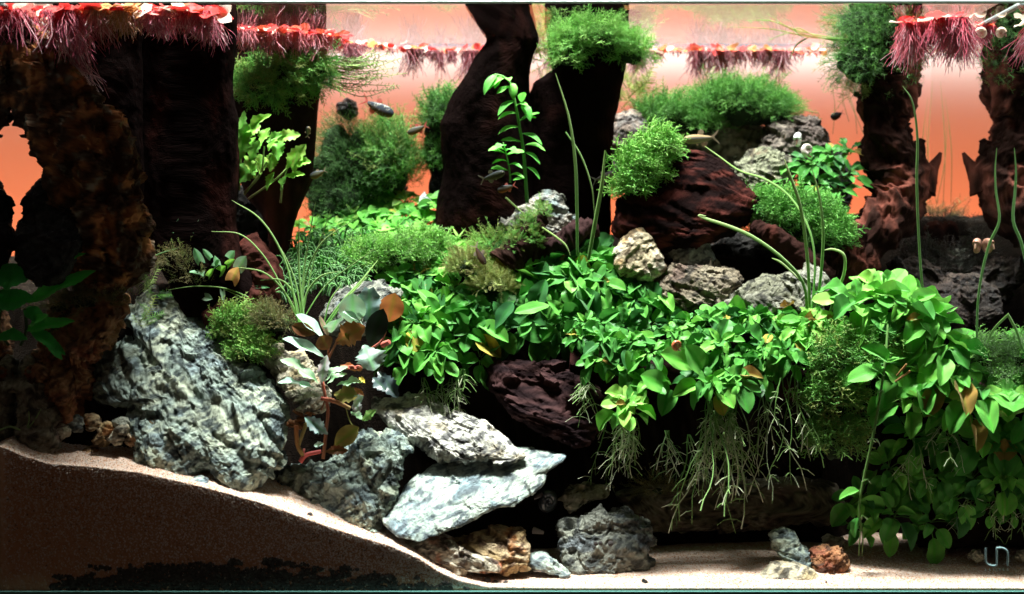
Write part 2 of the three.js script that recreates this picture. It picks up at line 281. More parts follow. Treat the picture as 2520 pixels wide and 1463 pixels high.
// tells plants of a mass apart by the landmarks they grow beside
const MARKS = [[1048, 500, 'small pale back stone'], [1190, 470, 'foot of the leaning black trunk'], [1330, 530, 'grey skull shaped stone'], [1430, 615, 'foot of the straight tall blades'], [1570, 620, 'yellow tooth stone'], [1720, 710, 'brown strata stone'], [1920, 720, 'pale broken stone'], [2000, 785, 'foot of the curved blades'], [1666, 850, 'orange red snail'], [890, 760, 'weathered grey stone'], [970, 755, 'upright orange leaf'], [1310, 758, 'big pale leaf'], [1216, 820, 'lying pale leaf'], [1070, 872, 'rounded rooted clump'], [1340, 960, 'purple brown log'], [1148, 662, 'olive moss tuft'], [1216, 708, 'lower olive moss tuft'], [1183, 630, 'diving brown fish'], [960, 635, 'light moss carpet'], [2275, 750, 'foot of the single thin blade'], [2222, 915, 'broken orange twig'], [2150, 1060, 'hanging green stem'], [2070, 960, 'fern like moss'], [1945, 1360, 'blue grey stone'], [2045, 1385, 'red porous stone'], [2455, 1370, 'etched mark'], [2440, 900, 'pale moss at the pane'], [1650, 900, 'three big round leaves'], [1542, 1000, 'lowest pale rosette'], [1975, 358, 'white back snails'], [2120, 420, 'twisted driftwood'], [1960, 545, 'fluffy moss ball'], [930, 494, 'darker carpet plant'], [765, 480, 'red tapering wood'], [1255, 470, 'short stem plant']];
const said = new Set();
function whereabouts(kind, x, y) {
  const near = MARKS.map(m => [Math.hypot(m[0] - x, m[1] - y), m]).sort((a, b) => a[0] - b[0]);
  const say = ([q, m]) => { const dx = x - m[0], dy = y - m[1], v = Math.abs(dy) > Math.abs(dx) * 0.45 ? (dy < 0 ? 'above' : 'below') : '', h = Math.abs(dx) > Math.abs(dy) * 0.45 ? (dx < 0 ? 'left of' : 'right of') : ''; return (q < 62 ? 'just ' : 'further ') + (v && h ? v + ' and ' + h : v || h) + ' the ' + m[2]; };
  for (let i = 0; i < 5; i++) { const l = `${kind} ${say(near[i])}`; if (!said.has(l)) { said.add(l); return l; } }
  for (let i = 0; i < 4; i++) for (let j = i + 1; j < 6; j++) { const l = `${kind} between the ${near[i][1][2]} and the ${near[j][1][2]}`; if (!said.has(l)) { said.add(l); return l; } }
  return kind;
}
const ORD = ['first', 'second', 'third', 'fourth', 'fifth', 'sixth', 'seventh', 'eighth', 'ninth', 'tenth', 'eleventh', 'twelfth', 'thirteenth', 'fourteenth', 'fifteenth', 'sixteenth', 'seventeenth', 'eighteenth', 'nineteenth', 'twentieth'];
// a rosette of stalked leaves round the axis
function rosette(label, x, y, d, len, n, o = {}) {
  const { dense = 1.5, tone = ['mid'], geos = OVATE, ratio = 0.62, up = [0, 0.75, 0.62], spread = 1, group, name = 'broadleaf_plant', category = 'plant', stalk = 0.75, low = 0.05, seed, stemColour = [0.07, 0.2, 0.03] } = o;
  const r = rng(seed ?? Math.round(x * 13 + y * 7)), at = P(x, y, d), t = thing(name, label, category, at, group), b = new Batch();
  n = Math.round(n * dense);
  const L = px(len * (len < 41 ? 1.08 : len < 64 ? 0.74 : 0.8), d), A = V(...up).normalize(), sx = V(0, 0, 0).crossVectors(V(0, 0, 1), A); if (sx.lengthSq() < 0.01) sx.set(1, 0, 0); sx.normalize(); const sy = V(0, 0, 0).crossVectors(A, sx);
  for (let k = 0; k < n; k++) {
    const q = (k + 0.5) / n, an = k * 2.39996 + r() * 0.7, el = lerp(1.25, low, Math.pow(q, 0.8)) + (r() - 0.5) * 0.35;   // inner leaves upright, outer ones spread
    const out = sx.clone().multiplyScalar(Math.cos(an)).addScaledVector(sy, Math.sin(an));
    const dir = out.clone().multiplyScalar(Math.cos(el)).addScaledVector(A, Math.sin(el));
    const size = L * lerp(0.6, 1.08, Math.min(1, q * 1.6)) * (0.7 + r() * 0.55);
    const root = at.clone().addScaledVector(A, -L * 0.35).addScaledVector(out, L * 0.08);
    const base = at.clone().addScaledVector(dir, L * stalk * (0.25 + 0.75 * q) * spread);
    const bend = dir.clone().addScaledVector(out, 0.5).addScaledVector(V(0, -1, 0), 0.25 * q + r() * 0.25).normalize();
    const tip = base.clone().addScaledVector(bend, size);
    const ms = GREENS[r() < 0.025 ? 'old' : tone[Math.floor(r() * tone.length)]], mat = ms[Math.floor(r() * ms.length)];
    const n2 = A.clone().multiplyScalar(0.9).addScaledVector(out, -0.35 + el * -0.2).add(V((r() - 0.5) * 0.7, 0.3, 0.25 + (r() - 0.5) * 0.5));
    addLeaf(t, geos[Math.floor(r() * geos.length)], mat, base, tip, size * ratio * (0.85 + r() * 0.3), n2);
    b.tube([root, root.clone().lerp(base, 0.5).addScaledVector(A, L * 0.08), base.clone().addScaledVector(bend, size * 0.06)], () => Math.max(0.00035, L * 0.022), 4, stemColour, [stemColour[0] * 1.3, stemColour[1] * 1.3, stemColour[2]]);
  }
  part('stems', b.geo(), stemMat, t);
  return t;
}
// a leaf between two plan points
function planLeaf(parent, geo, mat, a, z, width, up = V(0, 0.6, 0.8), name) { return addLeaf(parent, geo, mat, P(...a), P(...z), px(width, a[2]), up, name); }

function sprigGeo(seed, o) {
  const { n = 7, side = 0.34, r = 0.022, forks = 1, droop = 0, flat = 1, bend = 0.25, sub = 0, pair = 0 } = o, q = rng(seed), b = new Batch();
  const stem = []; const bx = (q() - 0.5) * bend * 2, by = (q() - 0.5) * bend * 2;
  for (let k = 0; k <= 4; k++) { const t = k / 4; stem.push(V(bx * t * t, t - droop * t * t * 0.4, by * t * t - 0)); }
  b.tube(stem, t => r * (1 - 0.55 * t), 3, [0.7, 0.7, 0.7], [1, 1, 1]);
  for (let k = 0; k < n; k++) {
    const t = 0.18 + 0.8 * (k + q() * 0.6) / n, a = pair ? (k % 2) * Math.PI + (q() - 0.5) * 0.7 : k * 2.4 + q(), p = V(bx * t * t, t - droop * t * t * 0.4, by * t * t);
    const l = side * (1.1 - 0.65 * t) * (0.7 + q() * 0.6), e = p.clone().add(V(Math.cos(a) * l, l * (0.45 + q() * 0.5), Math.sin(a) * l * flat));
    const m = p.clone().lerp(e, 0.5).add(V(0, l * 0.08, 0));
    b.tube([p, m, e], u => r * 0.8 * (1 - 0.5 * u), 3, [0.85, 0.85, 0.85], [1.15, 1.15, 1.1]);
    for (let s = 0; s < sub; s++) { const u = 0.3 + 0.6 * q(), f = p.clone().lerp(e, u); b.tube([f, f.clone().add(V((q() - 0.5) * l * 0.7, l * 0.35, (q() - 0.5) * l * 0.7))], w => r * 0.6 * (1 - 0.4 * w), 3, [1, 1, 1], [1.2, 1.2, 1.1]); }
  }
  const g = b.geo(); g.userData.world = false; return g;
}
const SPRIG = {
  coral: [1, 2, 3].map(k => sprigGeo(k, { n: 6, side: 0.42, r: 0.04, sub: 1 })),
  java: [4, 5, 6].map(k => sprigGeo(k, { n: 11, side: 0.3, r: 0.02, sub: 1, bend: 0.4 })),
  needle: [7, 8, 9].map(k => sprigGeo(k, { n: 9, side: 0.26, r: 0.014, bend: 0.5 })),
  frond: [10, 11, 12].map(k => sprigGeo(k, { n: 18, side: 0.2, r: 0.014, pair: 1, flat: 0.3, bend: 0.5, droop: 0.3 })),
};
const mossMat = new THREE.MeshPhysicalMaterial({ color: 0xffffff, vertexColors: true, roughness: 1, transmission: 0.22, thickness: 0, clearcoat: 0.15, clearcoatRoughness: 0.5, side: THREE.DoubleSide });
const coreMat = std({ color: new THREE.Color().setRGB(0.012, 0.03, 0.008), roughness: 1 });
// moss: sprigs standing on soft lumps. lobes: [x, y, d, half width, half height, half depth]
function moss(label, lobes, n, len, style, cols, o = {}) {
  const { up = [0, 0.5, 0.15], jitter = 0.9, core = 0.72, group, name = 'moss_clump', category = 'moss', lo = -0.35, sag = 0 } = o;
  const r = rng(Math.round(lobes[0][0] * 3 + lobes[0][1] * 17)), t = thing(name, label, category, P(...lobes[0].slice(0, 3)), group);
  const cores = [], mats = SPRIG[style].map(() => []);
  let area = 0; const ar = lobes.map(l => (area += l[3] * l[4] + l[4] * l[5]));
  for (const l of lobes) { const g = new THREE.IcosahedronGeometry(1, 6), p = g.attributes.position; for (let k = 0; k < p.count; k++) { const v = V(p.getX(k), p.getY(k), p.getZ(k)), f = core * (1 + 0.5 * fbm(v.x * 2 + l[0], v.y * 2, v.z * 2, 3)); p.setXYZ(k, v.x * f * px(l[3], l[2]), v.y * f * px(l[4], l[2]), v.z * f * px(l[5], l[2])); } g.translate(...P(l[0], l[1], l[2]).toArray()); g.deleteAttribute('uv'); cores.push(g); }
  const cg = mergeVertices(mergeGeometries(cores)); cg.computeVertexNormals(); cg.userData.world = true; if (core > 0) part('mat', cg, coreMat, t);
  const q = new THREE.Quaternion(), Y = V(0, 1, 0), sc = V(1, 1, 1), tint = new THREE.Color();
  for (let k = 0; k < n; k++) {
    const pick = r() * area; let i = 0; while (ar[i] < pick) i++; const l = lobes[i];
    let v; do { v = V(rr(r, -1, 1), rr(r, -1, 1), rr(r, -1, 1)); } while (v.lengthSq() > 1 || v.lengthSq() < 0.05 || v.y / Math.sqrt(v.lengthSq()) < lo);
    v.normalize(); const f = 0.6 + 0.36 * r() + 1.0 * fbm(v.x * 2.6 + l[0], v.y * 2.6, v.z * 2.6, 3) + (r() < 0.06 ? 0.25 * r() : 0);
    const pos = P(l[0], l[1], l[2]).add(V(v.x * px(l[3], l[2]) * f, v.y * px(l[4], l[2]) * f, v.z * px(l[5], l[2]) * f));
    const dir = v.clone().add(V(...up)).add(V(rr(r, -1, 1) * jitter, rr(r, -1, 1) * jitter - sag, rr(r, -1, 1) * jitter)).normalize();
    q.setFromUnitVectors(Y, dir); const s = px(len, l[2]) * (r() < 0.08 ? 1.7 : 0.55 + 0.8 * r());
    const m = new THREE.Matrix4().compose(pos.sub(t.position), q, sc.set(s, s, s));
    const c = mix3(cols[Math.floor(r() * cols.length)], cols[Math.floor(r() * cols.length)], r());
    mats[k % mats.length].push([m, c]);
  }
  mats.forEach((list, i) => { if (!list.length) return; const im = new THREE.InstancedMesh(SPRIG[style][i], mossMat, list.length); im.name = 'fronds'; im.userData.kind = 'stuff'; im.castShadow = im.receiveShadow = true; list.forEach(([m, c], k) => { im.setMatrixAt(k, m); im.setColorAt(k, tint.setRGB(c[0], c[1], c[2])); }); t.add(im); });
  return t;
}
const MG = { bright: [[0.26, 0.6, 0.09], [0.17, 0.5, 0.07], [0.36, 0.66, 0.15]], mid: [[0.14, 0.44, 0.05], [0.09, 0.34, 0.045], [0.2, 0.5, 0.08]], dark: [[0.06, 0.2, 0.03], [0.09, 0.28, 0.04], [0.04, 0.13, 0.022]], olive: [[0.34, 0.44, 0.09], [0.22, 0.3, 0.06], [0.42, 0.46, 0.14]], brown: [[0.19, 0.15, 0.04], [0.26, 0.22, 0.05], [0.12, 0.13, 0.03]] };

// hanging roots
function roots(parent, starts, o) {
  const { n = 10, len = 120, spread = 0.5, r = 1.35, c0 = [0.06, 0.2, 0.02], c1 = [0.2, 0.36, 0.1], tipc = [0.6, 0.62, 0.45], side = 9, seed = 1, wig = 0.27, name = 'roots' } = o, q = rng(seed), b = new Batch();
  for (let k = 0; k < n; k++) {
    const s = starts[k % starts.length], d = s[2], p = P(s[0] + rr(q, -8, 8), s[1], d + rr(q, -0.006, 0.01)), L = px(len, d) * (0.35 + 0.7 * q()), a = q() * 6.28, pts = [p.clone()], N = 9;
    const v = V(Math.cos(a) * spread, -1, Math.sin(a) * spread * 0.7 + 0.1).normalize();
    for (let i = 1; i <= N; i++) { v.add(V(rr(q, -wig, wig), -0.1, rr(q, -wig, wig))).normalize(); pts.push(pts[i - 1].clone().addScaledVector(v, L / N)); }
    const rad = px(r, d) * (0.6 + 0.7 * q());
    b.tube(pts, t => rad * (1 - 0.35 * t), 5, c0, q() < 0.5 ? tipc : c1);
    for (let i = 0; i < side; i++) { const u = 2 + Math.floor(q() * (N - 2)), f = pts[u], w = V(rr(q, -1, 1), rr(q, -0.9, 0.2), rr(q, -1, 1)).normalize(), l = px(10 + 34 * q(), d); b.tube([f, f.clone().addScaledVector(w, l * 0.5), f.clone().addScaledVector(w, l).add(V(0, -l * 0.25, 0))], t => rad * 0.6 * (1 - 0.3 * t), 4, c1, q() < 0.5 ? tipc : c1); }
  }
  return part(name, b.geo(), plainMat, parent);
}
// single blades: list of [path, width]
function blade(parent, path, w, c0 = [0.1, 0.33, 0.04], c1 = [0.3, 0.48, 0.12], name = 'blade', flat = 0.35) {
  const pts = curve(path, 26), b = new Batch(), r = px(w / 2, path[0][2]);
  b.tube(pts, t => r * (0.8 + 0.2 * Math.sin(t * 3)) * (1 - 0.75 * Math.pow(t, 4)), 6, c0, c1, flat);
  return part(name, b.geo(), hairMat, parent);
}

// ================================================================ the tank, its water, the lamps and the wall behind
const HW = 0.3, RIM = 0.352;
const glassEdge = std({ color: new THREE.Color().setRGB(0.12, 0.3, 0.27), roughness: 0.25 });
const pane = new THREE.MeshPhysicalMaterial({ color: 0xffffff, roughness: 0, transmission: 1, thickness: 0, ior: 1.12, side: THREE.DoubleSide });
const sidePane = std({ color: new THREE.Color().setRGB(0.8, 0.84, 0.83), metalness: 1, roughness: 0.015 });   // seen from the front, the water side of a side wall mirrors everything
{
  const t = thing('aquarium_tank', 'rectangular clear glass tank holding the whole planted scene', 'tank', V(0, 0, 0));
  const box = (w, h, d, x, y, z) => { const g = new THREE.BoxGeometry(w, h, d); g.translate(x, y, z); g.userData.world = true; return g; };
  const plane = (w, h, x, y, z, turn = 0) => { const g = new THREE.PlaneGeometry(w, h); g.rotateY(turn); g.translate(x, y, z); g.userData.world = true; return g; };
  part('bottom_pane', box(2 * HW + 0.01, 0.005, BACK + 0.008, 0, -0.0028, -BACK / 2), glassEdge, t);
  part('side_pane', box(0.005, RIM, BACK + 0.004, HW + 0.0027, RIM / 2, -BACK / 2), sidePane, t);
  part('side_pane', box(0.005, RIM, BACK + 0.004, -HW - 0.0027, RIM / 2, -BACK / 2), sidePane, t);
  part('back_pane', plane(2 * HW, RIM, 0, RIM / 2, -BACK - 0.001), pane, t);
  part('front_pane', plane(2 * HW, RIM, 0, RIM / 2, 0.0035), pane, t);
  // the maker's mark etched in the lower right corner of the front pane
  const etch = std({ color: new THREE.Color().setRGB(0.45, 0.72, 0.75), roughness: 0.6 });
  const mark = new Batch(), W = [1, 1, 1], q = (x, y) => { const p = P(x, y, -0.004); return p; };
  const stroke = (list, w) => mark.tube(new THREE.CatmullRomCurve3(list.map(a => q(...a)), false, 'catmullrom', 0.2).getPoints(24), () => px(w / 2, 0), 4, W, W, 0.3);
  stroke([[2427, 1349], [2427, 1382], [2433, 1391], [2445, 1394], [2454, 1390], [2454, 1350]], 5);
  stroke([[2453, 1350], [2468, 1350], [2477, 1355], [2481, 1364], [2481, 1394]], 6);
  part('etched_mark', mark.geo(), etch, t);
  const small = new Batch(); for (const x of [2426, 2436, 2445, 2453, 2461, 2470, 2481]) small.tube([q(x, 1401), q(x + 1, 1406)], () => px(1.1, 0), 4, W, W);
  part('etched_letters', small.geo(), etch, t);
}
{
  const g = new THREE.PlaneGeometry(2 * HW, BACK, 120, 50); g.rotateX(-Math.PI / 2); g.translate(0, WATER, -BACK / 2);
  const p = g.attributes.position; for (let k = 0; k < p.count; k++) p.setY(k, WATER + 0.00025 * n3(p.getX(k) * 14, 3, p.getZ(k) * 14)); g.computeVertexNormals();
  const water = struct('water', g, new THREE.MeshPhysicalMaterial({ color: 0xffffff, roughness: 0, transmission: 1, thickness: 0, ior: 2.1, side: THREE.DoubleSide }));
  const men = std({ color: new THREE.Color().setRGB(0.6, 0.7, 0.7), roughness: 0.15 });
  const b = new Batch(), W = [1, 1, 1];
  b.tube([V(-HW, WATER + 0.0018, 0.001), V(HW, WATER + 0.0018, 0.001)], () => 0.0009, 8, W, W);
  b.tube([V(HW - 0.001, WATER + 0.0012, -0.001), V(HW - 0.001, WATER + 0.0012, -BACK)], () => 0.0011, 8, W, W);
  b.tube([V(-HW + 0.001, WATER + 0.0012, -0.001), V(-HW + 0.001, WATER + 0.0012, -BACK)], () => 0.0011, 8, W, W);
  const mm2 = new THREE.Mesh(b.geo(), men); mm2.name = 'meniscus'; water.add(mm2);
}
{
  const t = thing('aquarium_lamp', 'long flat lamp hanging above the water', 'lamp', V(LAMP.x, LAMP.y, LAMP.z));
  part('housing', new THREE.BoxGeometry(LAMP.w + 0.02, 0.014, LAMP.h + 0.02).translate(0, 0.01, 0), std({ color: 0x222222, roughness: 0.5 }), t);
  part('added_light_block', new THREE.BoxGeometry(1.4, 0.5, 0.004).translate(-LAMP.x, 0.63 - LAMP.y, -0.237 - LAMP.z), std({ color: 0x0a0a0a, roughness: 0.9 }), t);   // unseen board added to keep the lamp off the wall behind
  part('lamp_panel', new THREE.BoxGeometry(LAMP.w, 0.003, LAMP.h), std({ color: 0xffffff, emissive: new THREE.Color().setRGB(...LAMP.color), emissiveIntensity: 3 }), t);
}
const DB = 0.40;
{
  const wall = struct('backdrop', new THREE.PlaneGeometry(1.6, 0.75).translate(0, 0.28, -DB), std({ color: new THREE.Color().setRGB(0.85, 0.55, 0.42), roughness: 0.9 }));
  // a cool strip along the top of the wall and a warm one at its foot, both between tank and wall
  const strip = (name, label, y, z, h, L, aim) => {
    const t = thing(name, label, 'lamp', V(0, y, z)), dir = V(...aim).normalize();
    const lt = new THREE.RectAreaLight(new THREE.Color().setRGB(...L.color), L.power, 1.1, h); lt.position.copy(dir).multiplyScalar(0.004); t.add(lt); t.updateMatrixWorld();
    lt.lookAt(V(0, y, z).addScaledVector(dir, 1));
    const g = new THREE.Group(); g.name = 'lamp_bar'; t.add(g); g.lookAt(V(0, y, z).addScaledVector(dir, 1));
    const em = part('lamp_strip', new THREE.BoxGeometry(1.1, h, 0.002).translate(0, 0, 0.001), std({ color: 0xffffff, emissive: new THREE.Color().setRGB(...L.color), emissiveIntensity: 1.2 }), g);
    part('housing', new THREE.BoxGeometry(1.12, h + 0.001, 0.004).translate(0, 0, -0.0025), std({ color: 0xeeeeee, roughness: 0.5 }), g);
  };
  {
    const t = thing('tube_lamp', 'thin cool white tube lamp along the waterline behind the tank', 'lamp', V(0, 0.3668, -0.372));
    const lt = new THREE.RectAreaLight(new THREE.Color().setRGB(...STRIP.color), STRIP.power, 1.1, 0.004); lt.position.set(0, 0, -0.003); t.add(lt); t.updateMatrixWorld(); lt.lookAt(0, 0.3668, -1);
    part('lamp_tube', new THREE.CylinderGeometry(0.0014, 0.0014, 1.1, 12).rotateZ(Math.PI / 2), std({ color: 0xffffff, emissive: new THREE.Color().setRGB(...STRIP.color), emissiveIntensity: 0.9 }), t);
  }
  strip('strip_lamp', 'orange strip lamp low behind the planted bank', 0.02, -0.25, 0.03, GLOW, [0, 1.2, -1]);
}
{ // the gridded cutting mat that the tank stands on
  const g = new THREE.PlaneGeometry(1.4, 0.33).rotateX(-Math.PI / 2).translate(0, -0.0056, -0.16);
  struct('mat_surface', g, std({ color: new THREE.Color().setRGB(0.02, 0.1, 0.085), roughness: 0.6 }));
  const b = new Batch(), W = [1, 1, 1]; for (let k = -60; k <= 60; k++) { const x = k * 0.0127; b.tube([V(x, -0.0054, -0.32), V(x, -0.0054, 0.004)], () => 0.0005, 4, W, W, 0.3); } b.tube([V(-0.7, -0.0054, 0.002), V(0.7, -0.0054, 0.002)], () => 0.0005, 4, W, W, 0.3);
  struct('mat_markings', b.geo(), std({ color: new THREE.Color().setRGB(0.4, 0.6, 0.55), roughness: 0.7 }));
}

// ================================================================ sand and soil
const sandFront = x => table(x, [[-40, 1092], [0, 1100], [60, 1125], [120, 1143], [220, 1150], [345, 1165], [500, 1200], [640, 1238], [750, 1277], [850, 1312], [960, 1345], [1030, 1375], [1080, 1408], [1130, 1430], [1200, 1446], [1400, 1449], [2560, 1449]]);
const frontH = X => EYE + (HOR - sandFront(X / S + 1260)) * S;
const hillTop = X => table(X / S + 1260, [[0, 0.19], [300, 0.2], [700, 0.2], [900, 0.212], [1250, 0.205], [1500, 0.212], [1900, 0.214], [2100, 0.21], [2260, 0.226], [2520, 0.226]]);
function sandH(X, d) { const x = X / S + 1260, rise = table(x, [[0, 0.14], [700, 0.14], [1000, 0.1], [1300, 0.06], [2520, 0.1]]); return frontH(X) + d * rise + 0.0012 * fbm(X * 60, d * 60, 2, 3) * Math.min(1, d * 60) + 0.004 * smooth(1250, 1900, x) * (1 - smooth(2050, 2400, x)) * Math.sin(Math.min(1, d * 20) * 1.57); }
function soilH(X, d) {
  const x = X / S + 1260, d1 = table(x, [[0, 0.035], [500, 0.05], [900, 0.08], [1300, 0.1], [2100, 0.09], [2270, 0.14], [2520, 0.14]]), d2 = table(x, [[0, 0.1], [600, 0.1], [1000, 0.14], [1400, 0.14], [2100, 0.14], [2270, 0.205], [2520, 0.205]]);
  const base = sandH(X, d), t = smooth(d1, d2, d + 0.008 * fbm(X * 30, d * 30, 1, 3));
  return lerp(base - 0.006, hillTop(X) * lerp(0.9, 1, smooth(0.12, BACK, d)), t) + 0.006 * fbm(X * 55, d * 55, 5, 5);
}
function sheet(nx, nd, d0, d1, H, colour, front) {
  const b = new Batch();
  const rows = []; for (let j = 0; j <= nd; j++) rows.push(lerp(d0, d1, Math.pow(j / nd, 1.25)));
  const nf = front ? 46 : 0;
  for (let i = 0; i <= nx; i++) {
    const X = lerp(-HW - 0.001, HW + 0.001, i / nx);
    for (let k = 0; k < nf; k++) { const top = H(X, d0), y = lerp(-0.0006, top, k / nf); b.v(X, y, -d0 - 0.0004 + 0.0005 * fbm(X * 500, y * 500, 1, 2), colour(X, y, 0, true), X, y); }
    for (const d of rows) { const y = H(X, d); b.v(X, y, -d, colour(X, y, d, false), X, d + y); }
  }
  const w = nf + nd + 1;
  for (let i = 0; i < nx; i++) for (let j = 0; j < w - 1; j++) { const p = i * w + j, q = p + w; b.i.push(p, q, p + 1, p + 1, q, q + 1); }
  return b.geo();
}
const sandMat = std({ color: 0xffffff, vertexColors: true, roughness: 0.9, bumpMap: mm(grainBump, 4.5), bumpScale: 0.0005 });
const sandCol = (X, y, d, face) => {
  const f = fbm(X * 900, y * 900, d * 900, 2), c = mix3([0.56, 0.4, 0.31], [0.42, 0.2, 0.1], smooth(0.02, 0.3, f));
  if (!face) return mix3(c, [0.68, 0.6, 0.54], smooth(0, 0.35, fbm(X * 700 + 8, y * 700, d * 700, 2)));
  return mix3([0.52, 0.27, 0.16], [0.58, 0.4, 0.29], smooth(0, 0.3, f));
};
const sand = struct('sand', sheet(700, 70, 0, 0.13, sandH, sandCol, true), sandMat);
{ const g = sheet(220, 110, 0.02, BACK - 0.002, soilH, (X, y, d) => mix3([0.011, 0.008, 0.0065], [0.03, 0.021, 0.016], smooth(0, 0.4, fbm(X * 300, y * 300, d * 300, 2)))); struct('soil', g, new THREE.MeshPhysicalMaterial({ color: 0xffffff, vertexColors: true, roughness: 1, specularIntensity: 0.03, bumpMap: mm(grainBump, 6), bumpScale: 0.0008 })); }
{ // loose grains on the sand, seen close behind the front pane
  const r = rng(12), n = 70000, g = new THREE.IcosahedronGeometry(1, 0), im = new THREE.InstancedMesh(g, std({ color: 0xffffff, roughness: 0.6 }), n), m = new THREE.Matrix4(), q = new THREE.Quaternion(), c = new THREE.Color();
  for (let k = 0; k < n; k++) {
    const X = rr(r, -HW + 0.002, HW - 0.002), face = r() < 0.6, d = face ? 0.0002 : Math.pow(r(), 2) * 0.09 + 0.0006, top = sandH(X, d), y = face ? lerp(0.001, top, Math.pow(r(), 0.6)) : top, s = rr(r, 0.00022, 0.00055);
    q.setFromEuler(new THREE.Euler(r() * 6, r() * 6, r() * 6)); m.compose(V(X, y, -d), q, V(s, s * rr(r, 0.6, 1), s)); im.setMatrixAt(k, m);
    const t = r(), dk = face ? sandCol(X, y, 0, true) : null, cc = face && dk[0] < 0.3 ? mix3(dk, [0.3, 0.24, 0.19], t * t) : t < 0.5 ? [0.7, 0.58, 0.5] : t < 0.8 ? [0.5, 0.25, 0.13] : t < 0.96 ? [0.75, 0.7, 0.66] : [0.1, 0.06, 0.04];
    im.setColorAt(k, c.setRGB(...cc));
  }
  { // dark soil grains that lie among the sand against the pane
    const N = 5200, sg = new THREE.IcosahedronGeometry(1, 1), so = new THREE.InstancedMesh(sg, std({ color: 0xffffff, roughness: 0.9 }), N); let k = 0;
    while (k < N) {
      const x = rr(r, 120, 1180), py = rr(r, 1290, 1452), line = table(x, [[120, 1425], [420, 1372], [700, 1385], [900, 1400], [1100, 1436], [1180, 1446]]), w = fbm(x * 0.016, py * 0.03, 4, 3) + (py - line) / 90;
      if (w < 0.12 || py < sandFront(x) + 14) continue;
      const s1 = rr(r, 0.0005, 0.0012); q.setFromEuler(new THREE.Euler(r() * 6, r() * 6, r() * 6)); m.compose(V((x - 1260) * S, EYE + (HOR - py) * S, -0.0004), q, V(s1, s1 * rr(r, 0.6, 1), s1)); so.setMatrixAt(k, m); const g = rr(r, 0.02, 0.07); so.setColorAt(k, c.setRGB(g * 1.1, g, g * 0.9)); k++;
    }
    so.name = numbered('soil_grains'); so.userData.kind = 'stuff'; so.castShadow = so.receiveShadow = true; tag(so, 'black soil grains mixed into the sand low behind the front pane', 'soil'); scene.add(so);
  }
  im.name = numbered('sand_grains'); im.userData.kind = 'stuff'; im.castShadow = im.receiveShadow = true; tag(im, 'loose pale and rust coloured grains strewn over the sand', 'sand'); scene.add(im);
}

// ================================================================ driftwood
const bark = (x, y, z) => mix3(mix3([0.05, 0.028, 0.018], [0.36, 0.15, 0.06], smooth(-0.1, 0.3, fbm(x * 70, y * 60, z * 70, 4))), [0.2, 0.19, 0.15], smooth(0.1, 0.35, fbm(x * 110 + 4, y * 110, z * 110, 3)) * 0.7);
solo('driftwood', trunkGeo([[38, 20, 60, 0.028, 40], [60, 20, 84, 0.028, 60], [100, 20, 116, 0.028, 70], [150, 20, 160, 0.028, 70], [200, 20, 206, 0.027, 66], [250, 24, 252, 0.025, 60], [293, 40, 298, 0.024, 56], [353, 70, 328, 0.024, 56], [404, 104, 342, 0.026, 60], [430, 126, 346, 0.028, 64], [470, 116, 350, 0.033, 80], [560, 92, 356, 0.041, 100], [620, 100, 360, 0.046, 110], [670, 140, 350, 0.05, 100], [705, 180, 320, 0.054, 80], [725, 220, 290, 0.056, 50]], { amp: 0.0052, freq: 0.9, along: 0.5, colour: bark, nu: 170, step: 2.2, chunk: 1 }), woodMat, 'rough brown barky root leaning from the upper left corner', 'driftwood');
solo('driftwood', trunkGeo([[-160, 120, 350, 0.075, 30], [60, 130, 350, 0.075, 30], [140, 150, 350, 0.075, 30], [230, 205, 350, 0.075, 30], [330, 260, 350, 0.075, 30], [480, 280, 350, 0.075, 30], [640, 290, 350, 0.075, 30]], { amp: 0.0025, nu: 70 }), woodMat, 'black driftwood filling the gap between the barky root and the slab', 'driftwood');
solo('driftwood', trunkGeo([[-260, 340, 580, 0.085, 70], [60, 336, 580, 0.085, 70], [200, 334, 573, 0.085, 70], [260, 334, 580, 0.085, 75], [300, 334, 587, 0.086, 80], [450, 330, 585, 0.086, 80], [560, 338, 583, 0.086, 85], [620, 370, 592, 0.086, 95], [700, 420, 640, 0.085, 110], [780, 450, 700, 0.083, 110]], { amp: 0.0022, along: 0.1, box: 0.45, nu: 110 }), woodMat, 'broad black upright slab of driftwood right of the barky root', 'driftwood');
solo('driftwood', trunkGeo([[-120, 555, 800, 0.14, 80], [130, 555, 800, 0.14, 80], [240, 555, 786, 0.14, 80], [300, 560, 778, 0.14, 80], [400, 592, 768, 0.14, 80], [440, 594, 771, 0.14, 78], [480, 610, 752, 0.138, 70], [520, 640, 736, 0.136, 60], [560, 662, 722, 0.134, 52], [640, 664, 706, 0.13, 45], [720, 640, 712, 0.125, 45]], { amp: 0.002, along: 0.15, colour: woodPal([0.03, 0.014, 0.013], [0.11, 0.032, 0.025]) }), woodMat, 'dark red tapering driftwood with mossy top behind the black slab', 'driftwood');
solo('driftwood', limbGeo([[600, 600, 0.09, 26], [650, 660, 0.085, 40], [640, 730, 0.08, 44], [560, 770, 0.075, 30], [500, 790, 0.07, 14]], { colour: woodPal([0.06, 0.02, 0.016], [0.14, 0.04, 0.03]), amp: 0.004 }), woodMat, 'reddish flared foot of wood behind the grass tuft', 'driftwood');
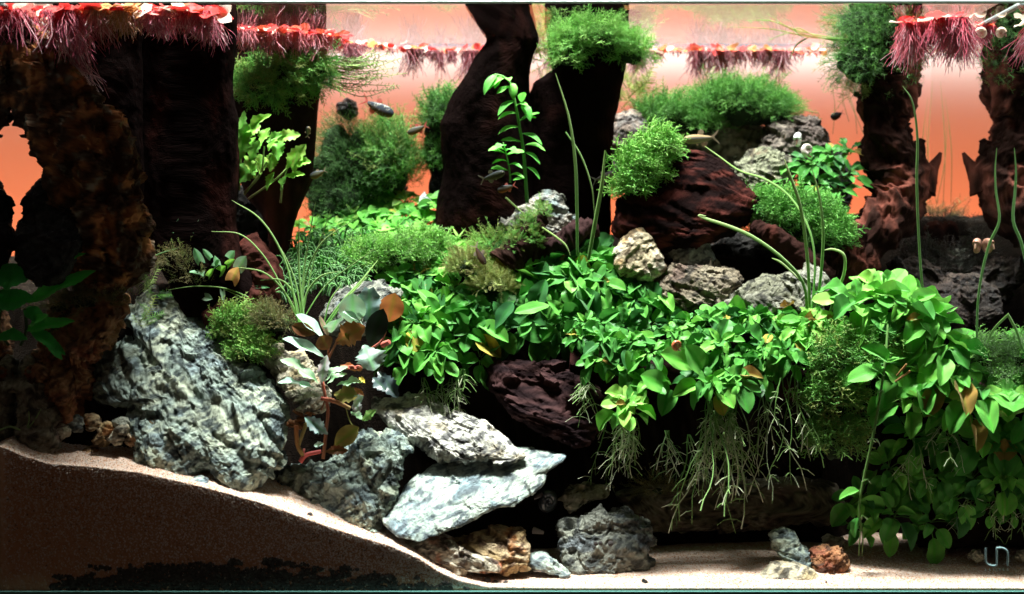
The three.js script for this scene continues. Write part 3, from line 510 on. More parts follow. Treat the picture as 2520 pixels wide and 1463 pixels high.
solo('driftwood', trunkGeo([[-110, 1120, 1300, 0.15, 110], [20, 1150, 1305, 0.15, 110], [95, 1199, 1324, 0.15, 110], [106, 1196, 1324, 0.15, 110], [140, 1170, 1312, 0.15, 110], [185, 1146, 1300, 0.15, 110], [230, 1116, 1301, 0.15, 110], [270, 1098, 1305, 0.15, 110], [305, 1085, 1310, 0.15, 110], [400, 1088, 1312, 0.15, 110], [450, 1084, 1312, 0.15, 110], [490, 1078, 1314, 0.15, 110], [620, 1070, 1320, 0.15, 110]], { amp: 0.0022, along: 0.12, nu: 110 }), woodMat, 'thick black leaning trunk behind the tall bright stem plant', 'driftwood');
solo('driftwood', trunkGeo([[-120, 1352, 1545, 0.155, 90], [60, 1346, 1546, 0.155, 90], [124, 1354, 1547, 0.155, 90], [172, 1360, 1540, 0.155, 90], [188, 1338, 1537, 0.155, 90], [203, 1316, 1533, 0.155, 90], [235, 1303, 1526, 0.155, 90], [303, 1292, 1511, 0.155, 95], [370, 1286, 1505, 0.155, 95], [490, 1284, 1503, 0.155, 95], [640, 1280, 1500, 0.155, 95]], { amp: 0.0024, along: 0.12, nu: 110, colour: woodPal([0.0065, 0.003, 0.003], [0.042, 0.013, 0.01]) }), woodMat, 'thick black trunk topped with bright moss right of the stem plant', 'driftwood');
{
  const t = thing('driftwood', 'twisted red brown driftwood with a side spike near the right pane', 'driftwood', P(2190, 400, 0.17)), c = woodPal([0.02, 0.009, 0.007], [0.22, 0.07, 0.05]);
  part('limb', limbGeo([[2180, -60, 0.17, 62], [2180, 60, 0.17, 64], [2186, 180, 0.17, 64], [2192, 235, 0.17, 58], [2178, 290, 0.17, 46], [2190, 360, 0.168, 58], [2214, 430, 0.166, 66], [2210, 500, 0.16, 62], [2164, 562, 0.15, 54], [2108, 622, 0.138, 46], [2062, 676, 0.13, 32], [2050, 730, 0.125, 24]], { nu: 110, n: 180, amp: 0.0075, freq: 0.8, colour: c }), woodMat, t);
  part('spike', limbGeo([[2270, 470, 0.165, 34], [2288, 430, 0.165, 20], [2303, 402, 0.166, 12], [2316, 376, 0.167, 4]], { nu: 20, n: 24, colour: c, amp: 0.001 }), woodMat, t);
  part('burl', limbGeo([[2230, 240, 0.168, 20], [2252, 222, 0.168, 18], [2264, 206, 0.168, 8]], { nu: 20, n: 20, colour: c, amp: 0.0015 }), woodMat, t);
  part('knot', limbGeo([[2240, 385, 0.166, 30], [2262, 360, 0.166, 18], [2272, 343, 0.166, 7]], { nu: 20, n: 20, colour: c, amp: 0.003 }), woodMat, t);
}
const darkWood = { pal: (x, y, z, lay, f) => { const b = smooth(-0.1, 0.3, fbm(x * 60, y * 160, z * 60, 3)); return mix3([0.008, 0.004, 0.004], [0.09, 0.025, 0.02], b * 0.8); }, mat: woodMat };
stone('dark red lump of driftwood between the mossy trunk and the back stones', [[1622, 368], [1665, 359], [1720, 368], [1775, 393], [1820, 436], [1870, 488], [1850, 530], [1800, 580], [1700, 620], [1560, 620], [1505, 570], [1520, 490], [1590, 450], [1636, 405]], 0.135, { ...darkWood, T: 70, lean: 0.35, detail: 44, strata: [0.4, 1, 0.3], sf: 5, rough: 0.6, seed: 3 }, 'driftwood', 'driftwood');
solo('driftwood', limbGeo([[1850, 560, 0.12, 14], [1900, 580, 0.115, 26], [1960, 630, 0.115, 30], [2040, 690, 0.12, 26]], { amp: 0.003 }), woodMat, 'dark branch under the fluffy moss ball right of the yellow stone', 'driftwood');
{
  const t = solo('driftwood', limbGeo([[1335, 520, 0.115, 12], [1318, 560, 0.112, 26], [1280, 610, 0.11, 38], [1245, 655, 0.108, 44]], { colour: woodPal([0.03, 0.016, 0.013], [0.08, 0.035, 0.025]), amp: 0.004 }), woodMat, 'slanting mossy branch stub in front of the grey skull shaped stone', 'driftwood');
  solo('driftwood', limbGeo([[1470, 560, 0.125, 14], [1420, 575, 0.12, 28], [1365, 605, 0.118, 30], [1300, 640, 0.115, 26]], { colour: woodPal([0.035, 0.018, 0.018], [0.085, 0.04, 0.036]), amp: 0.005 }), woodMat, 'low dark grooved branch behind the middle plants', 'driftwood');
}
solo('driftwood', limbGeo([[2292, 560, 0.2, 20], [2318, 630, 0.185, 26], [2330, 720, 0.165, 24], [2350, 800, 0.15, 20]], { amp: 0.003, colour: woodPal([0.012, 0.006, 0.005], [0.09, 0.03, 0.022]) }), woodMat, 'thin upright reddish stick added for the driftwood mirrored under the right orange gap', 'driftwood');  // added limb in place of a dim mirror image of driftwood
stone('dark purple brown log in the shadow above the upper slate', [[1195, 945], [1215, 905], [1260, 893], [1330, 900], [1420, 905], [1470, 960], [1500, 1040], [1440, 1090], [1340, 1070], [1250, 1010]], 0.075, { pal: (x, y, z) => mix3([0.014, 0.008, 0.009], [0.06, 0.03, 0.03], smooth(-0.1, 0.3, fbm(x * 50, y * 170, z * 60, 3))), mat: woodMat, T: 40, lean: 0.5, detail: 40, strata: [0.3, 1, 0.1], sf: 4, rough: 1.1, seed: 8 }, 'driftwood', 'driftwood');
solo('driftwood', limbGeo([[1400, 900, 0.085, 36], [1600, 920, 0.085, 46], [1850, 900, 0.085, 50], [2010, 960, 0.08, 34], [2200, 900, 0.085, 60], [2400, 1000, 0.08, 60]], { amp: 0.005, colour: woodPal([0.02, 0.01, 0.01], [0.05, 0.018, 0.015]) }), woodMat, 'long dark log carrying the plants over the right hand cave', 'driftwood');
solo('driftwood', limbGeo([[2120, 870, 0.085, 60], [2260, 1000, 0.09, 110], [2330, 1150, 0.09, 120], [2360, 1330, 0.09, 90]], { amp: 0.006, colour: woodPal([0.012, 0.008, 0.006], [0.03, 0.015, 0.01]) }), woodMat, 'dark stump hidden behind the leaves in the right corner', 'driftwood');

// ================================================================ stones
stone('large pale grey green creased stone leaning at the left', [[338, 712], [408, 710], [428, 760], [470, 768], [540, 800], [575, 868], [640, 925], [700, 985], [714, 1060], [708, 1120], [684, 1160], [622, 1186], [572, 1180], [545, 1140], [505, 1150], [470, 1168], [420, 1160], [380, 1172], [352, 1150], [352, 1095], [322, 1050], [322, 1000], [250, 990], [213, 940], [228, 888], [265, 850], [315, 842], [318, 806], [284, 790], [305, 745]], 0.055, { c: [475, 960], pal: PAL.slate, T: 70, lean: 0.62, detail: 105, strata: [0.7, 0.7, 0.2], sf: 3, crease: 0.9, rough: 1.25, seed: 1, de: 0.8 });
stone('red brown pitted lava stone behind the pale left stone', [[112, 742], [200, 716], [298, 724], [316, 760], [282, 800], [268, 850], [224, 900], [216, 980], [190, 1032], [140, 1012], [88, 962], [80, 880], [100, 820]], 0.05, { c: [180, 860], pal: PAL.lava, T: 60, lean: 0.35, detail: 50, rough: 1.9, freq: 1.2, sf: 1.2, seed: 12 });
stone('shadowed dark stone in the lower left corner', [[40, 890], [70, 880], [110, 950], [150, 1030], [160, 1100], [90, 1130], [44, 1090]], 0.032, { pal: PAL.brown, T: 40, lean: 0.3, detail: 34, rough: 1.2, seed: 14 });
stone('dark boulder below the barky root at the left edge', [[52, 490], [90, 440], [160, 440], [205, 520], [200, 620], [150, 690], [70, 690], [44, 640], [44, 560]], 0.03, { pal: PAL.dark, T: 36, lean: 0.3, detail: 44, rough: 1.3, seed: 15, sf: 1.5 });
stone('narrow cream and grey ledge behind the red stemmed plant', [[632, 872], [680, 858], [735, 872], [790, 915], [820, 990], [800, 1022], [755, 1015], [700, 955]], 0.055, { pal: PAL.tan, T: 34, lean: 0.7, detail: 36, strata: [0.6, -0.8, 0.3], rough: 1.3, seed: 16 });
stone('upper jagged pale slate lying across the middle', [[913, 990], [950, 984], [985, 988], [1008, 978], [1060, 994], [1110, 1020], [1150, 1028], [1192, 1040], [1250, 1072], [1300, 1116], [1294, 1130], [1242, 1133], [1190, 1126], [1140, 1130], [1090, 1126], [1052, 1102], [1000, 1078], [950, 1042], [922, 1016]], 0.06, { c: [1110, 1068], pal: pal([0.52, 0.52, 0.46], [0.62, 0.62, 0.56], [0.48, 0.44, 0.34], [0.06, 0.06, 0.065]), T: 44, lean: 0.9, detail: 90, strata: [0.45, 0.85, 0.2], sf: 3.6, rough: 1.15, seed: 20, de: 0.9, pe: 0.8 });
stone('rough grey green stone left of the flat slab', [[882, 1074], [932, 1068], [990, 1080], [1016, 1102], [986, 1150], [976, 1200], [956, 1262], [930, 1300], [868, 1326], [792, 1312], [768, 1280], [700, 1238], [648, 1216], [655, 1180], [690, 1154], [762, 1160], [830, 1108]], 0.045, { c: [860, 1205], pal: PAL.slate, T: 60, lean: 0.5, side: 0.35, detail: 88, strata: [0.7, 0.6, 0.3], rough: 1.2, seed: 22, freq: 1.2 });
stone('smooth pale blue grey flat slab with a pointed right end', [[1000, 1195], [1060, 1150], [1160, 1130], [1305, 1112], [1352, 1121], [1404, 1130], [1376, 1152], [1346, 1166], [1341, 1190], [1310, 1216], [1270, 1241], [1218, 1246], [1150, 1276], [1090, 1302], [1040, 1320], [984, 1306], [949, 1274], [966, 1240]], 0.036, { c: [1150, 1212], pal: PAL.pale, T: 26, lean: 1.05, detail: 88, strata: [0.25, 0.5, 0.85], sf: 3, rough: 0.55, crease: 0.5, seed: 24, de: 0.8, pe: 0.62 });
stone('orange topped layered stone under the flat slab', [[1108, 1334], [1160, 1312], [1230, 1302], [1286, 1310], [1302, 1338], [1298, 1390], [1250, 1404], [1180, 1384], [1120, 1352]], 0.032, { pal: PAL.ochre, T: 40, lean: 0.55, detail: 44, strata: [0.2, 0.95, 0.1], sf: 3, seed: 26 });
stone('long rust and cream stone at the front of the sand', [[998, 1350], [1050, 1334], [1112, 1340], [1160, 1368], [1216, 1380], [1232, 1400], [1190, 1414], [1120, 1402], [1060, 1384], [1010, 1370]], 0.018, { pal: pal([0.45, 0.4, 0.3], [0.55, 0.5, 0.4], [0.4, 0.13, 0.06], [0.07, 0.05, 0.04]), T: 30, lean: 0.6, detail: 44, strata: [0.35, 0.9, 0.1], sf: 3, seed: 28 });
stone('lumpy grey stone standing in the middle of the cave', [[1384, 1292], [1430, 1284], [1470, 1262], [1540, 1256], [1602, 1288], [1604, 1340], [1592, 1396], [1540, 1412], [1470, 1422], [1408, 1412], [1388, 1372]], 0.05, { pal: PAL.grey, T: 60, lean: 0.45, detail: 50, rough: 1.5, freq: 1.2, sf: 1.3, seed: 30 });
stone('small flat mint green stone on the sand', [[1297, 1376], [1330, 1366], [1352, 1374], [1380, 1392], [1406, 1410], [1398, 1420], [1350, 1414], [1312, 1400]], 0.03, { pal: PAL.pale, T: 26, lean: 0.7, detail: 26, rough: 0.7, seed: 31 });
stone('thin brown slate jutting out of the cave beside the black snail', [[1376, 1232], [1400, 1195], [1450, 1190], [1500, 1200], [1490, 1222], [1440, 1236], [1400, 1262]], 0.07, { pal: PAL.tan, T: 30, lean: 0.8, detail: 26, rough: 0.9, seed: 32 });
stone('dark ledge at the back of the cave', [[1500, 1210], [1650, 1190], [1850, 1180], [2060, 1190], [2100, 1260], [1900, 1300], [1600, 1300]], 0.1, { pal: PAL.brown, T: 40, lean: 0.4, detail: 40, rough: 1.3, seed: 33 });
stone('blue grey stone on the right hand sand', [[1897, 1320], [1930, 1306], [1958, 1316], [1975, 1345], [1998, 1375], [1996, 1405], [1960, 1412], [1930, 1380], [1902, 1350]], 0.04, { pal: PAL.slate, T: 32, lean: 0.5, detail: 34, seed: 34, rough: 0.9 });
stone('brick red porous stone right of the blue grey stone', [[2002, 1360], [2030, 1340], [2065, 1345], [2085, 1375], [2082, 1412], [2040, 1424], [2005, 1408]], 0.035, { pal: PAL.lava, T: 38, lean: 0.3, detail: 34, rough: 1.3, freq: 1.5, sf: 1.1, seed: 35 });
stone('low brown slate below the blue grey stone', [[1872, 1412], [1900, 1390], [1960, 1392], [2005, 1410], [2010, 1428], [1940, 1432], [1885, 1426]], 0.024, { pal: PAL.tan, T: 34, lean: 0.8, detail: 28, rough: 0.7, seed: 36 });
stone('small mossy brown stone behind the red porous stone', [[2010, 1345], [2040, 1318], [2080, 1325], [2075, 1350], [2030, 1358]], 0.06, { pal: PAL.brown, T: 26, lean: 0.4, detail: 20, seed: 37 });
stone('yellowish stone in the gloom left of the etched mark', oval(2398, 1372, 44, 26, 9, 4), 0.05, { pal: PAL.tan, T: 18, lean: 0.4, detail: 20, seed: 38 });
stone('pale green pebble on the lit edge of the sand', oval(493, 1190, 46, 28, 8, 7), 0.012, { pal: PAL.pale, T: 18, lean: 0.5, detail: 20, rough: 0.5, seed: 39 });
stone('small black stone on the front sand', [[1573, 1446], [1583, 1428], [1600, 1438], [1604, 1446]], 0.012, { pal: PAL.dark, T: 14, detail: 14, rough: 0.3, seed: 40 });
stone('small yellow green pebble left of the flat slab', oval(996, 1312, 30, 26, 8, 8), 0.03, { pal: PAL.tan, T: 14, detail: 16, rough: 0.4, seed: 41 });
// gravel heap left of the large stone
const heap = [[155, 1060, 40, 32, 'olive'], [187, 1046, 42, 40, 'grey'], [226, 1043, 44, 48, 'cream'], [258, 1056, 40, 40, 'tan'], [295, 1040, 46, 26, 'brown'], [245, 1084, 42, 36, 'yellow'], [285, 1078, 44, 40, 'pinkish'], [323, 1082, 36, 38, 'orange'], [223, 1112, 40, 34, 'rust'], [300, 1058, 34, 24, 'pale'], [167, 1140, 40, 22, 'dark'], [338, 1156, 40, 26, 'sandy']];
heap.forEach(([x, y, w, h, word], k) => stone(`${word} pebble in the small heap beside the large left stone`, oval(x, y, w, h, 8, k + 20, 0.18), 0.03 + 0.004 * ((k * 7) % 3), { pal: [PAL.tan, PAL.grey, PAL.ochre, PAL.lava][k % 4 === 3 ? 2 : k % 3], T: 18, lean: 0.4, detail: 18, rough: 0.55, freq: 1.6, seed: 50 + k }, 'pebble', 'pebble', 'pebbles heaped at the left'));
stone('brown pebble lodged on the face of the large left stone', oval(378, 1050, 36, 34, 8, 60), 0.034, { pal: PAL.ochre, T: 16, lean: 0.4, detail: 16, rough: 0.5, seed: 66 }, 'pebble', 'pebble');
stone('yellow pointed stone like a tooth on the middle bank', [[1510, 622], [1530, 590], [1562, 562], [1580, 552], [1600, 582], [1616, 612], [1632, 660], [1604, 694], [1540, 684], [1512, 655]], 0.115, { pal: pal([0.5, 0.42, 0.27], [0.58, 0.53, 0.42], [0.45, 0.28, 0.12], [0.1, 0.07, 0.04]), T: 46, lean: 0.35, detail: 40, rough: 0.9, seed: 70, sf: 1.4 });
stone('grey green rounded stone right of the yellow tooth stone', [[1640, 592], [1680, 552], [1712, 556], [1746, 590], [1764, 640], [1732, 674], [1660, 664]], 0.125, { pal: PAL.grey, T: 46, lean: 0.35, detail: 36, rough: 0.8, seed: 71, sf: 1.3 });
stone('brown stone with fine strata below the yellow tooth stone', [[1610, 690], [1660, 655], [1740, 650], [1810, 660], [1834, 690], [1800, 730], [1760, 760], [1680, 775], [1625, 745]], 0.11, { pal: PAL.brown, T: 56, lean: 0.5, detail: 44, strata: [0.4, 0.9, 0.1], sf: 4, rough: 1.2, seed: 72 });
stone('pale broken stone behind the curved long blades', [[1780, 745], [1840, 695], [1900, 682], [1960, 664], [2010, 652], [2036, 690], [2028, 742], [2000, 778], [1920, 780], [1820, 775]], 0.1, { pal: pal([0.17, 0.17, 0.12], [0.3, 0.3, 0.25], [0.13, 0.13, 0.1], [0.03, 0.03, 0.025]), T: 54, lean: 0.55, detail: 50, strata: [0.5, 0.8, 0.2], rough: 1.2, seed: 73 });
stone('grey skull shaped stone on the bank behind the mossy stub', [[1230, 560], [1252, 532], [1285, 508], [1310, 484], [1350, 473], [1386, 486], [1404, 520], [1412, 560], [1384, 592], [1300, 600]], 0.14, { pal: PAL.grey.length ? pal([0.27, 0.28, 0.24], [0.4, 0.37, 0.32], [0.25, 0.31, 0.31], [0.035, 0.035, 0.03]) : 0, T: 54, lean: 0.4, detail: 46, strata: [0.2, 1, 0.1], rough: 1.4, freq: 1.15, seed: 74 });
stone('grey brown stone close behind the moss topped trunk', [[1500, 330], [1520, 285], [1555, 272], [1590, 300], [1600, 370], [1590, 440], [1540, 470], [1500, 430]], 0.19, { pal: pal([0.22, 0.17, 0.14], [0.32, 0.27, 0.23], [0.2, 0.19, 0.18], [0.04, 0.03, 0.03]), T: 50, lean: 0.25, detail: 40, rough: 1.2, seed: 75, sf: 1.3 });
stone('mossy grey stone under the green mounds at the back', [[1585, 350], [1650, 290], [1760, 285], [1870, 290], [1900, 370], [1860, 450], [1740, 480], [1620, 460]], 0.205, { pal: pal([0.16, 0.15, 0.09], [0.26, 0.25, 0.18], [0.12, 0.13, 0.08], [0.03, 0.03, 0.02]), T: 50, lean: 0.3, detail: 42, rough: 1.3, seed: 76 });
stone('dark brown stone holding two white snails', [[1868, 340], [1900, 310], [1940, 294], [1975, 286], [2010, 300], [2042, 330], [2050, 370], [2020, 410], [1940, 420], [1880, 400]], 0.19, { pal: pal([0.11, 0.085, 0.075], [0.2, 0.17, 0.14], [0.09, 0.07, 0.06], [0.03, 0.025, 0.02]), T: 50, lean: 0.3, detail: 42, rough: 1.5, seed: 77 });
stone('pale olive pitted stone left of the back snails', [[1812, 400], [1850, 372], [1900, 366], [1945, 390], [1950, 440], [1900, 478], [1840, 476], [1815, 440]], 0.175, { pal: pal([0.19, 0.2, 0.13], [0.27, 0.28, 0.2], [0.15, 0.11, 0.07], [0.03, 0.028, 0.02]), T: 44, lean: 0.5, detail: 40, rough: 1.2, seed: 78 });
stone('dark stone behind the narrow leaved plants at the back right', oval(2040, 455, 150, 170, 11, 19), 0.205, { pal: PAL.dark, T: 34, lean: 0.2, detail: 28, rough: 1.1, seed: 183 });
stone('small pale stone between bank leaves and the black trunk', [[1024, 512], [1030, 484], [1044, 474], [1062, 488], [1072, 512], [1050, 524]], 0.17, { pal: PAL.pale, T: 22, detail: 22, rough: 0.7, seed: 79 });
stone('glossy black pebble on top of the dark bush', oval(856, 268, 48, 46, 9, 33), 0.185, { pal: PAL.dark, T: 22, detail: 22, rough: 0.7, seed: 80, mat: wetRockMat }, 'pebble', 'pebble');
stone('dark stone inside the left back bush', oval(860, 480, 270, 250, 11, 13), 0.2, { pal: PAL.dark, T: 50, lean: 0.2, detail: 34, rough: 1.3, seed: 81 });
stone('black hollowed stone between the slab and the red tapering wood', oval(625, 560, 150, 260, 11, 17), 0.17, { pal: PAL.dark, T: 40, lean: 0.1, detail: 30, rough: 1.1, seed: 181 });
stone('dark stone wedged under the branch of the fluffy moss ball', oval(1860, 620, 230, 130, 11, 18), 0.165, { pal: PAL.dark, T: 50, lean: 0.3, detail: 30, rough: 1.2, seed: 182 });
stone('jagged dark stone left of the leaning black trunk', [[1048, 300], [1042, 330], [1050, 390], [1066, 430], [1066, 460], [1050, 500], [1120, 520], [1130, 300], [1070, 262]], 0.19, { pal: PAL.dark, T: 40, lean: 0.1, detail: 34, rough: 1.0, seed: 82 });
stone('weathered grey stone behind the brown leaved plant', [[792, 770], [830, 720], [880, 700], [940, 690], [980, 720], [960, 790], [880, 830], [810, 820]], 0.075, { pal: PAL.grey, T: 46, lean: 0.6, detail: 40, strata: [0.6, -0.7, 0.2], rough: 1.1, seed: 83 });
for (const [k, x, y, w, h, d, word] of [[0, 2300, 600, 120, 80, .2, 'flat'], [1, 2410, 640, 130, 110, .17, 'broad'], [2, 2270, 690, 120, 110, .15, 'low'], [3, 2360, 740, 130, 120, .13, 'squat']]) stone(`${word} dark brown stone added for dim pane reflections below the orange gap at the right`, oval(x, y, w, h, 10, k + 90), d, { pal: pal([0.022, 0.014, 0.011], [0.04, 0.028, 0.022], [0.017, 0.012, 0.011], [0.007, 0.005, 0.005]), T: 40, lean: 0.4, detail: 30, rough: 1.2, seed: 90 + k });  // dark stones added in place of dim reflections in the side pane
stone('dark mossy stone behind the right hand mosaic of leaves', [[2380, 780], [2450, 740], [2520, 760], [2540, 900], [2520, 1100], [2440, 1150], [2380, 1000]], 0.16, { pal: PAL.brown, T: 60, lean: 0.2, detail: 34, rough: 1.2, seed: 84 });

// dead curled leaf and loose soil balls
solo('curled_debris', mergeRust(), plainMat, 'rust brown curled dead leaf stuck beside the large left stone', 'dead leaf');
function mergeRust() { const b = new Batch(), r = rng(9); for (let k = 0; k < 12; k++) { const x = 705 + r() * 45, y = 1003 + r() * 42, p = []; for (let i = 0; i < 6; i++) p.push(P(x + i * 7 - 10 + r() * 8, y + Math.sin(i) * 8 + r() * 6, 0.038 + r() * 0.006)); b.tube(p, t => px(6 - 4 * t, 0.04), 6, [0.2, 0.075, 0.02], [0.34, 0.13, 0.04], 0.6); } return b.geo(); }
{ const ball = (() => { const g = new THREE.IcosahedronGeometry(1, 4), p = g.attributes.position; for (let k = 0; k < p.count; k++) { const f = 1 + 0.12 * n3(p.getX(k) * 2.3, p.getY(k) * 2.3, p.getZ(k) * 2.3); p.setXYZ(k, p.getX(k) * f, p.getY(k) * f * 0.92, p.getZ(k) * f); } g.computeVertexNormals(); return g; })();
  const bm = std({ color: new THREE.Color().setRGB(0.05, 0.042, 0.04), roughness: 0.9, bumpMap: mm(grainBump, 6), bumpScale: 0.0004 });
  const put = (x, y, d, s, label, group) => { const m = solo('soil_pellet', ball, bm, label, 'soil pellet', group); const p = P(x, y, d); m.position.copy(p); m.scale.setScalar(px(s / 2, d)); m.rotation.set(x, y, 0); };
  let pn = 0; for (const [x, y, s] of [[1151, 1430, 16], [1177, 1440, 17], [1193, 1437, 20], [1200, 1430, 18], [1219, 1437, 19], [1245, 1439, 18], [1228, 1446, 16], [1256, 1441, 14]]) put(x, y, 0.012, s, `black soil pellet, ${ORD[pn++]} in the row of pellets on the front sand`, 'soil pellets on the front sand');
  let pm = 0; for (const [x, y, s] of [[1466, 1339, 11], [1478, 1338, 11], [1503, 1339, 14]]) put(x, y, 0.026, s, `tiny black soil pellet, ${ORD[pm++]} from the left on the lumpy grey stone`, 'soil pellets on the grey stone');
  put(762, 1268, 0.01, 14, 'black soil pellet at the upper end of the lit sand edge'); put(1024, 1330, 0.022, 12, 'black soil pellet left of the orange topped stone'); put(2034, 1434, 0.008, 6, 'tiny lone black pellet under the red porous stone');
}

// ================================================================ leafy plants
const BANK = 'small bright leaved plants carpeting the bank';
for (const [x, y, d, l, n] of [[838, 562, .165, 32, 13], [868, 548, .17, 32, 13], [900, 530, .175, 34, 14], [940, 522, .178, 34, 14], [980, 532, .172, 32, 13], [1015, 540, .165, 32, 13], [885, 588, .15, 30, 13], [840, 596, .148, 28, 12], [930, 565, .158, 32, 13], [975, 566, .152, 30, 13], [1040, 548, .16, 32, 13], [1085, 512, .168, 38, 14], [1125, 492, .172, 38, 15], [1165, 512, .168, 38, 14], [1105, 540, .158, 34, 14], [1145, 552, .15, 34, 14], [1198, 535, .162, 34, 13], [1060, 575, .15, 32, 13], [1095, 592, .142, 32, 13], [1125, 614, .135, 34, 14], [1172, 585, .145, 32, 12], [1082, 625, .13, 32, 13], [1135, 645, .125, 32, 12], [1205, 505, .17, 30, 9], [800, 590, .155, 30, 12], [770, 565, .165, 30, 11], [815, 630, .14, 30, 12], [860, 625, .14, 30, 12], [905, 610, .145, 30, 12], [950, 590, .15, 30, 12], [1010, 575, .155, 30, 12], [790, 660, .12, 28, 10], [870, 505, .185, 32, 11], [830, 530, .178, 30, 11], [1000, 500, .182, 30, 10], [1225, 560, .15, 30, 10], [1200, 575, .145, 30, 11], [1090, 660, .12, 32, 10], [1170, 620, .13, 30, 10], [760, 620, .14, 28, 10]])
  rosette(whereabouts('small bright carpet plant', x, y), x, y, d, l, n, { tone: ['fresh', 'young', 'fresh', 'mid'], geos: ROUND, ratio: 0.72, group: BANK, name: 'carpet_plant', up: [0, 0.85, 0.5] });
rosette('darker round leaved plant behind the bright carpet left of the small pale stone', 930, 494, .19, 36, 13, { tone: ['mid', 'deep'], geos: ROUND, ratio: 0.75, name: 'carpet_plant' });
rosette('pale yellow green young plant among the brownish moss of the bank', 1110, 655, .122, 36, 10, { tone: ['young', 'fresh'], geos: ROUND, ratio: 0.7, name: 'carpet_plant' });
const MIDG = 'broad leaved plants massed across the middle bank';
for (const [x, y, d, l, n, tone] of [[985, 700, .115, 58, 13], [1040, 680, .118, 54, 13], [1005, 745, .105, 60, 14], [1062, 742, .105, 60, 14], [1120, 722, .108, 60, 13], [1165, 752, .1, 60, 13], [1195, 690, .115, 58, 10], [1240, 680, .112, 70, 11], [1300, 672, .115, 78, 12], [1352, 655, .118, 82, 13], [1410, 645, .12, 84, 13], [1462, 645, .12, 82, 13], [1502, 668, .118, 70, 12], [1405, 695, .105, 82, 13], [1335, 718, .105, 78, 12], [1468, 706, .105, 76, 12], [1530, 706, .11, 62, 13], [1580, 702, .11, 62, 13], [1622, 728, .105, 56, 12], [1560, 745, .1, 62, 12], [1030, 800, .085, 74, 12], [985, 835, .08, 70, 11], [1085, 790, .09, 76, 12], [1640, 765, .098, 50, 11], [1000, 890, .075, 66, 9]])
  rosette(whereabouts('broad leaved green plant', x, y), x, y, d, l, n, { tone: tone ?? ['mid', 'deep', 'deep', 'mid', 'fresh'], group: MIDG, up: [0, 0.72, 0.62] });
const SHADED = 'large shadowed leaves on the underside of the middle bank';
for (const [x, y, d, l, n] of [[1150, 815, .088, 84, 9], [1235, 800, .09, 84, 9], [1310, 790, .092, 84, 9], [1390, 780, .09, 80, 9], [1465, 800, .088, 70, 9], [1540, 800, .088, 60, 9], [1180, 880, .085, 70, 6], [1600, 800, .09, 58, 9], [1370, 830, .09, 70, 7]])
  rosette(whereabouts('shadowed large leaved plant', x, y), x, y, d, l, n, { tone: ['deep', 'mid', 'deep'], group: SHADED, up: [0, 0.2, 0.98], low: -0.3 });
const cl = rosette('single rounded clump with many leaves and long hanging roots below the middle bank', 1070, 872, .074, 58, 30, { tone: ['fresh', 'mid', 'mid'], up: [0, 0.8, 0.6], low: -0.3, stalk: 0.95 });
roots(cl, [[1080, 935, .072], [1110, 930, .072], [1040, 930, .072], [1140, 910, .07]], { n: 16, len: 140, seed: 4, spread: 0.6 });
{ const t = thing('broadleaf_plant', 'two large pale green leaves lying out over the dark middle of the bank', 'plant', P(1270, 790, .085));
  planLeaf(t, OVATE[4], GREENS.fresh[2], [1352, 752, .08], [1266, 768, .072], 36, V(0, 0.8, 0.6)); planLeaf(t, OVATE[0], GREENS.mid[1], [1180, 800, .085], [1252, 836, .074], 44, V(0, 0.8, 0.6)); planLeaf(t, LANCE[2], GREENS.shade[1], [1262, 745, .085], [1216, 808, .078], 42, V(-0.3, 0.5, 0.8)); }
const HANG = 'plants hanging over the right hand cave';
for (const [x, y, d, l, n, tone] of [[1440, 800, .075, 46, 13], [1430, 832, .068, 44, 12], [1488, 838, .062, 60, 14], [1552, 850, .06, 62, 14], [1602, 872, .055, 60, 13], [1536, 900, .055, 60, 13], [1476, 884, .058, 56, 11], [1660, 822, .068, 46, 12], [1700, 800, .075, 50, 13], [1745, 790, .076, 50, 13], [1795, 782, .08, 52, 14], [1850, 782, .08, 58, 14], [1905, 782, .08, 58, 13], [1948, 800, .078, 50, 12], [1770, 850, .058, 64, 14], [1830, 885, .052, 62, 14], [1880, 862, .056, 62, 13], [1930, 878, .056, 58, 13], [1720, 840, .064, 56, 12], [1800, 930, .045, 68, 14], [1745, 945, .042, 66, 13], [1855, 930, .05, 58, 11], [1590, 945, .046, 58, 9]])
  rosette(whereabouts('overhanging green plant', x, y), x, y, d, l, n, { tone: ['mid', 'mid', 'fresh', 'deep'], group: HANG, up: [0, 0.75, 0.62], low: -0.2 });
rosette('small pale rosette hanging lowest over the middle of the cave', 1542, 1000, .038, 62, 15, { tone: ['young', 'fresh'], up: [0, 0.75, 0.65], low: -0.35 });
{ const t = thing('broadleaf_plant', 'three big smooth round leaves in front of the orange snail', 'plant', P(1680, 890, .042));
  planLeaf(t, PADDLE[0], GREENS.fresh[0], [1712, 905, .046], [1630, 868, .034], 62, V(0.1, 0.5, 0.85)); planLeaf(t, PADDLE[1], GREENS.fresh[2], [1648, 962, .042], [1585, 920, .034], 60, V(0.1, 0.5, 0.85)); planLeaf(t, PADDLE[0], GREENS.mid[1], [1740, 930, .048], [1690, 850, .04], 62, V(0.3, 0.4, 0.85)); planLeaf(t, OVATE[0], GREENS.mid[0], [1620, 950, .05], [1556, 944, .04], 48, V(0, 0.6, 0.8)); planLeaf(t, OVATE[2], GREENS.deep[1], [1650, 960, .052], [1630, 1020, .044], 50, V(0, 0.4, 0.9)); }
const YEL = 'yellow green plants at the foot of the tall blades';
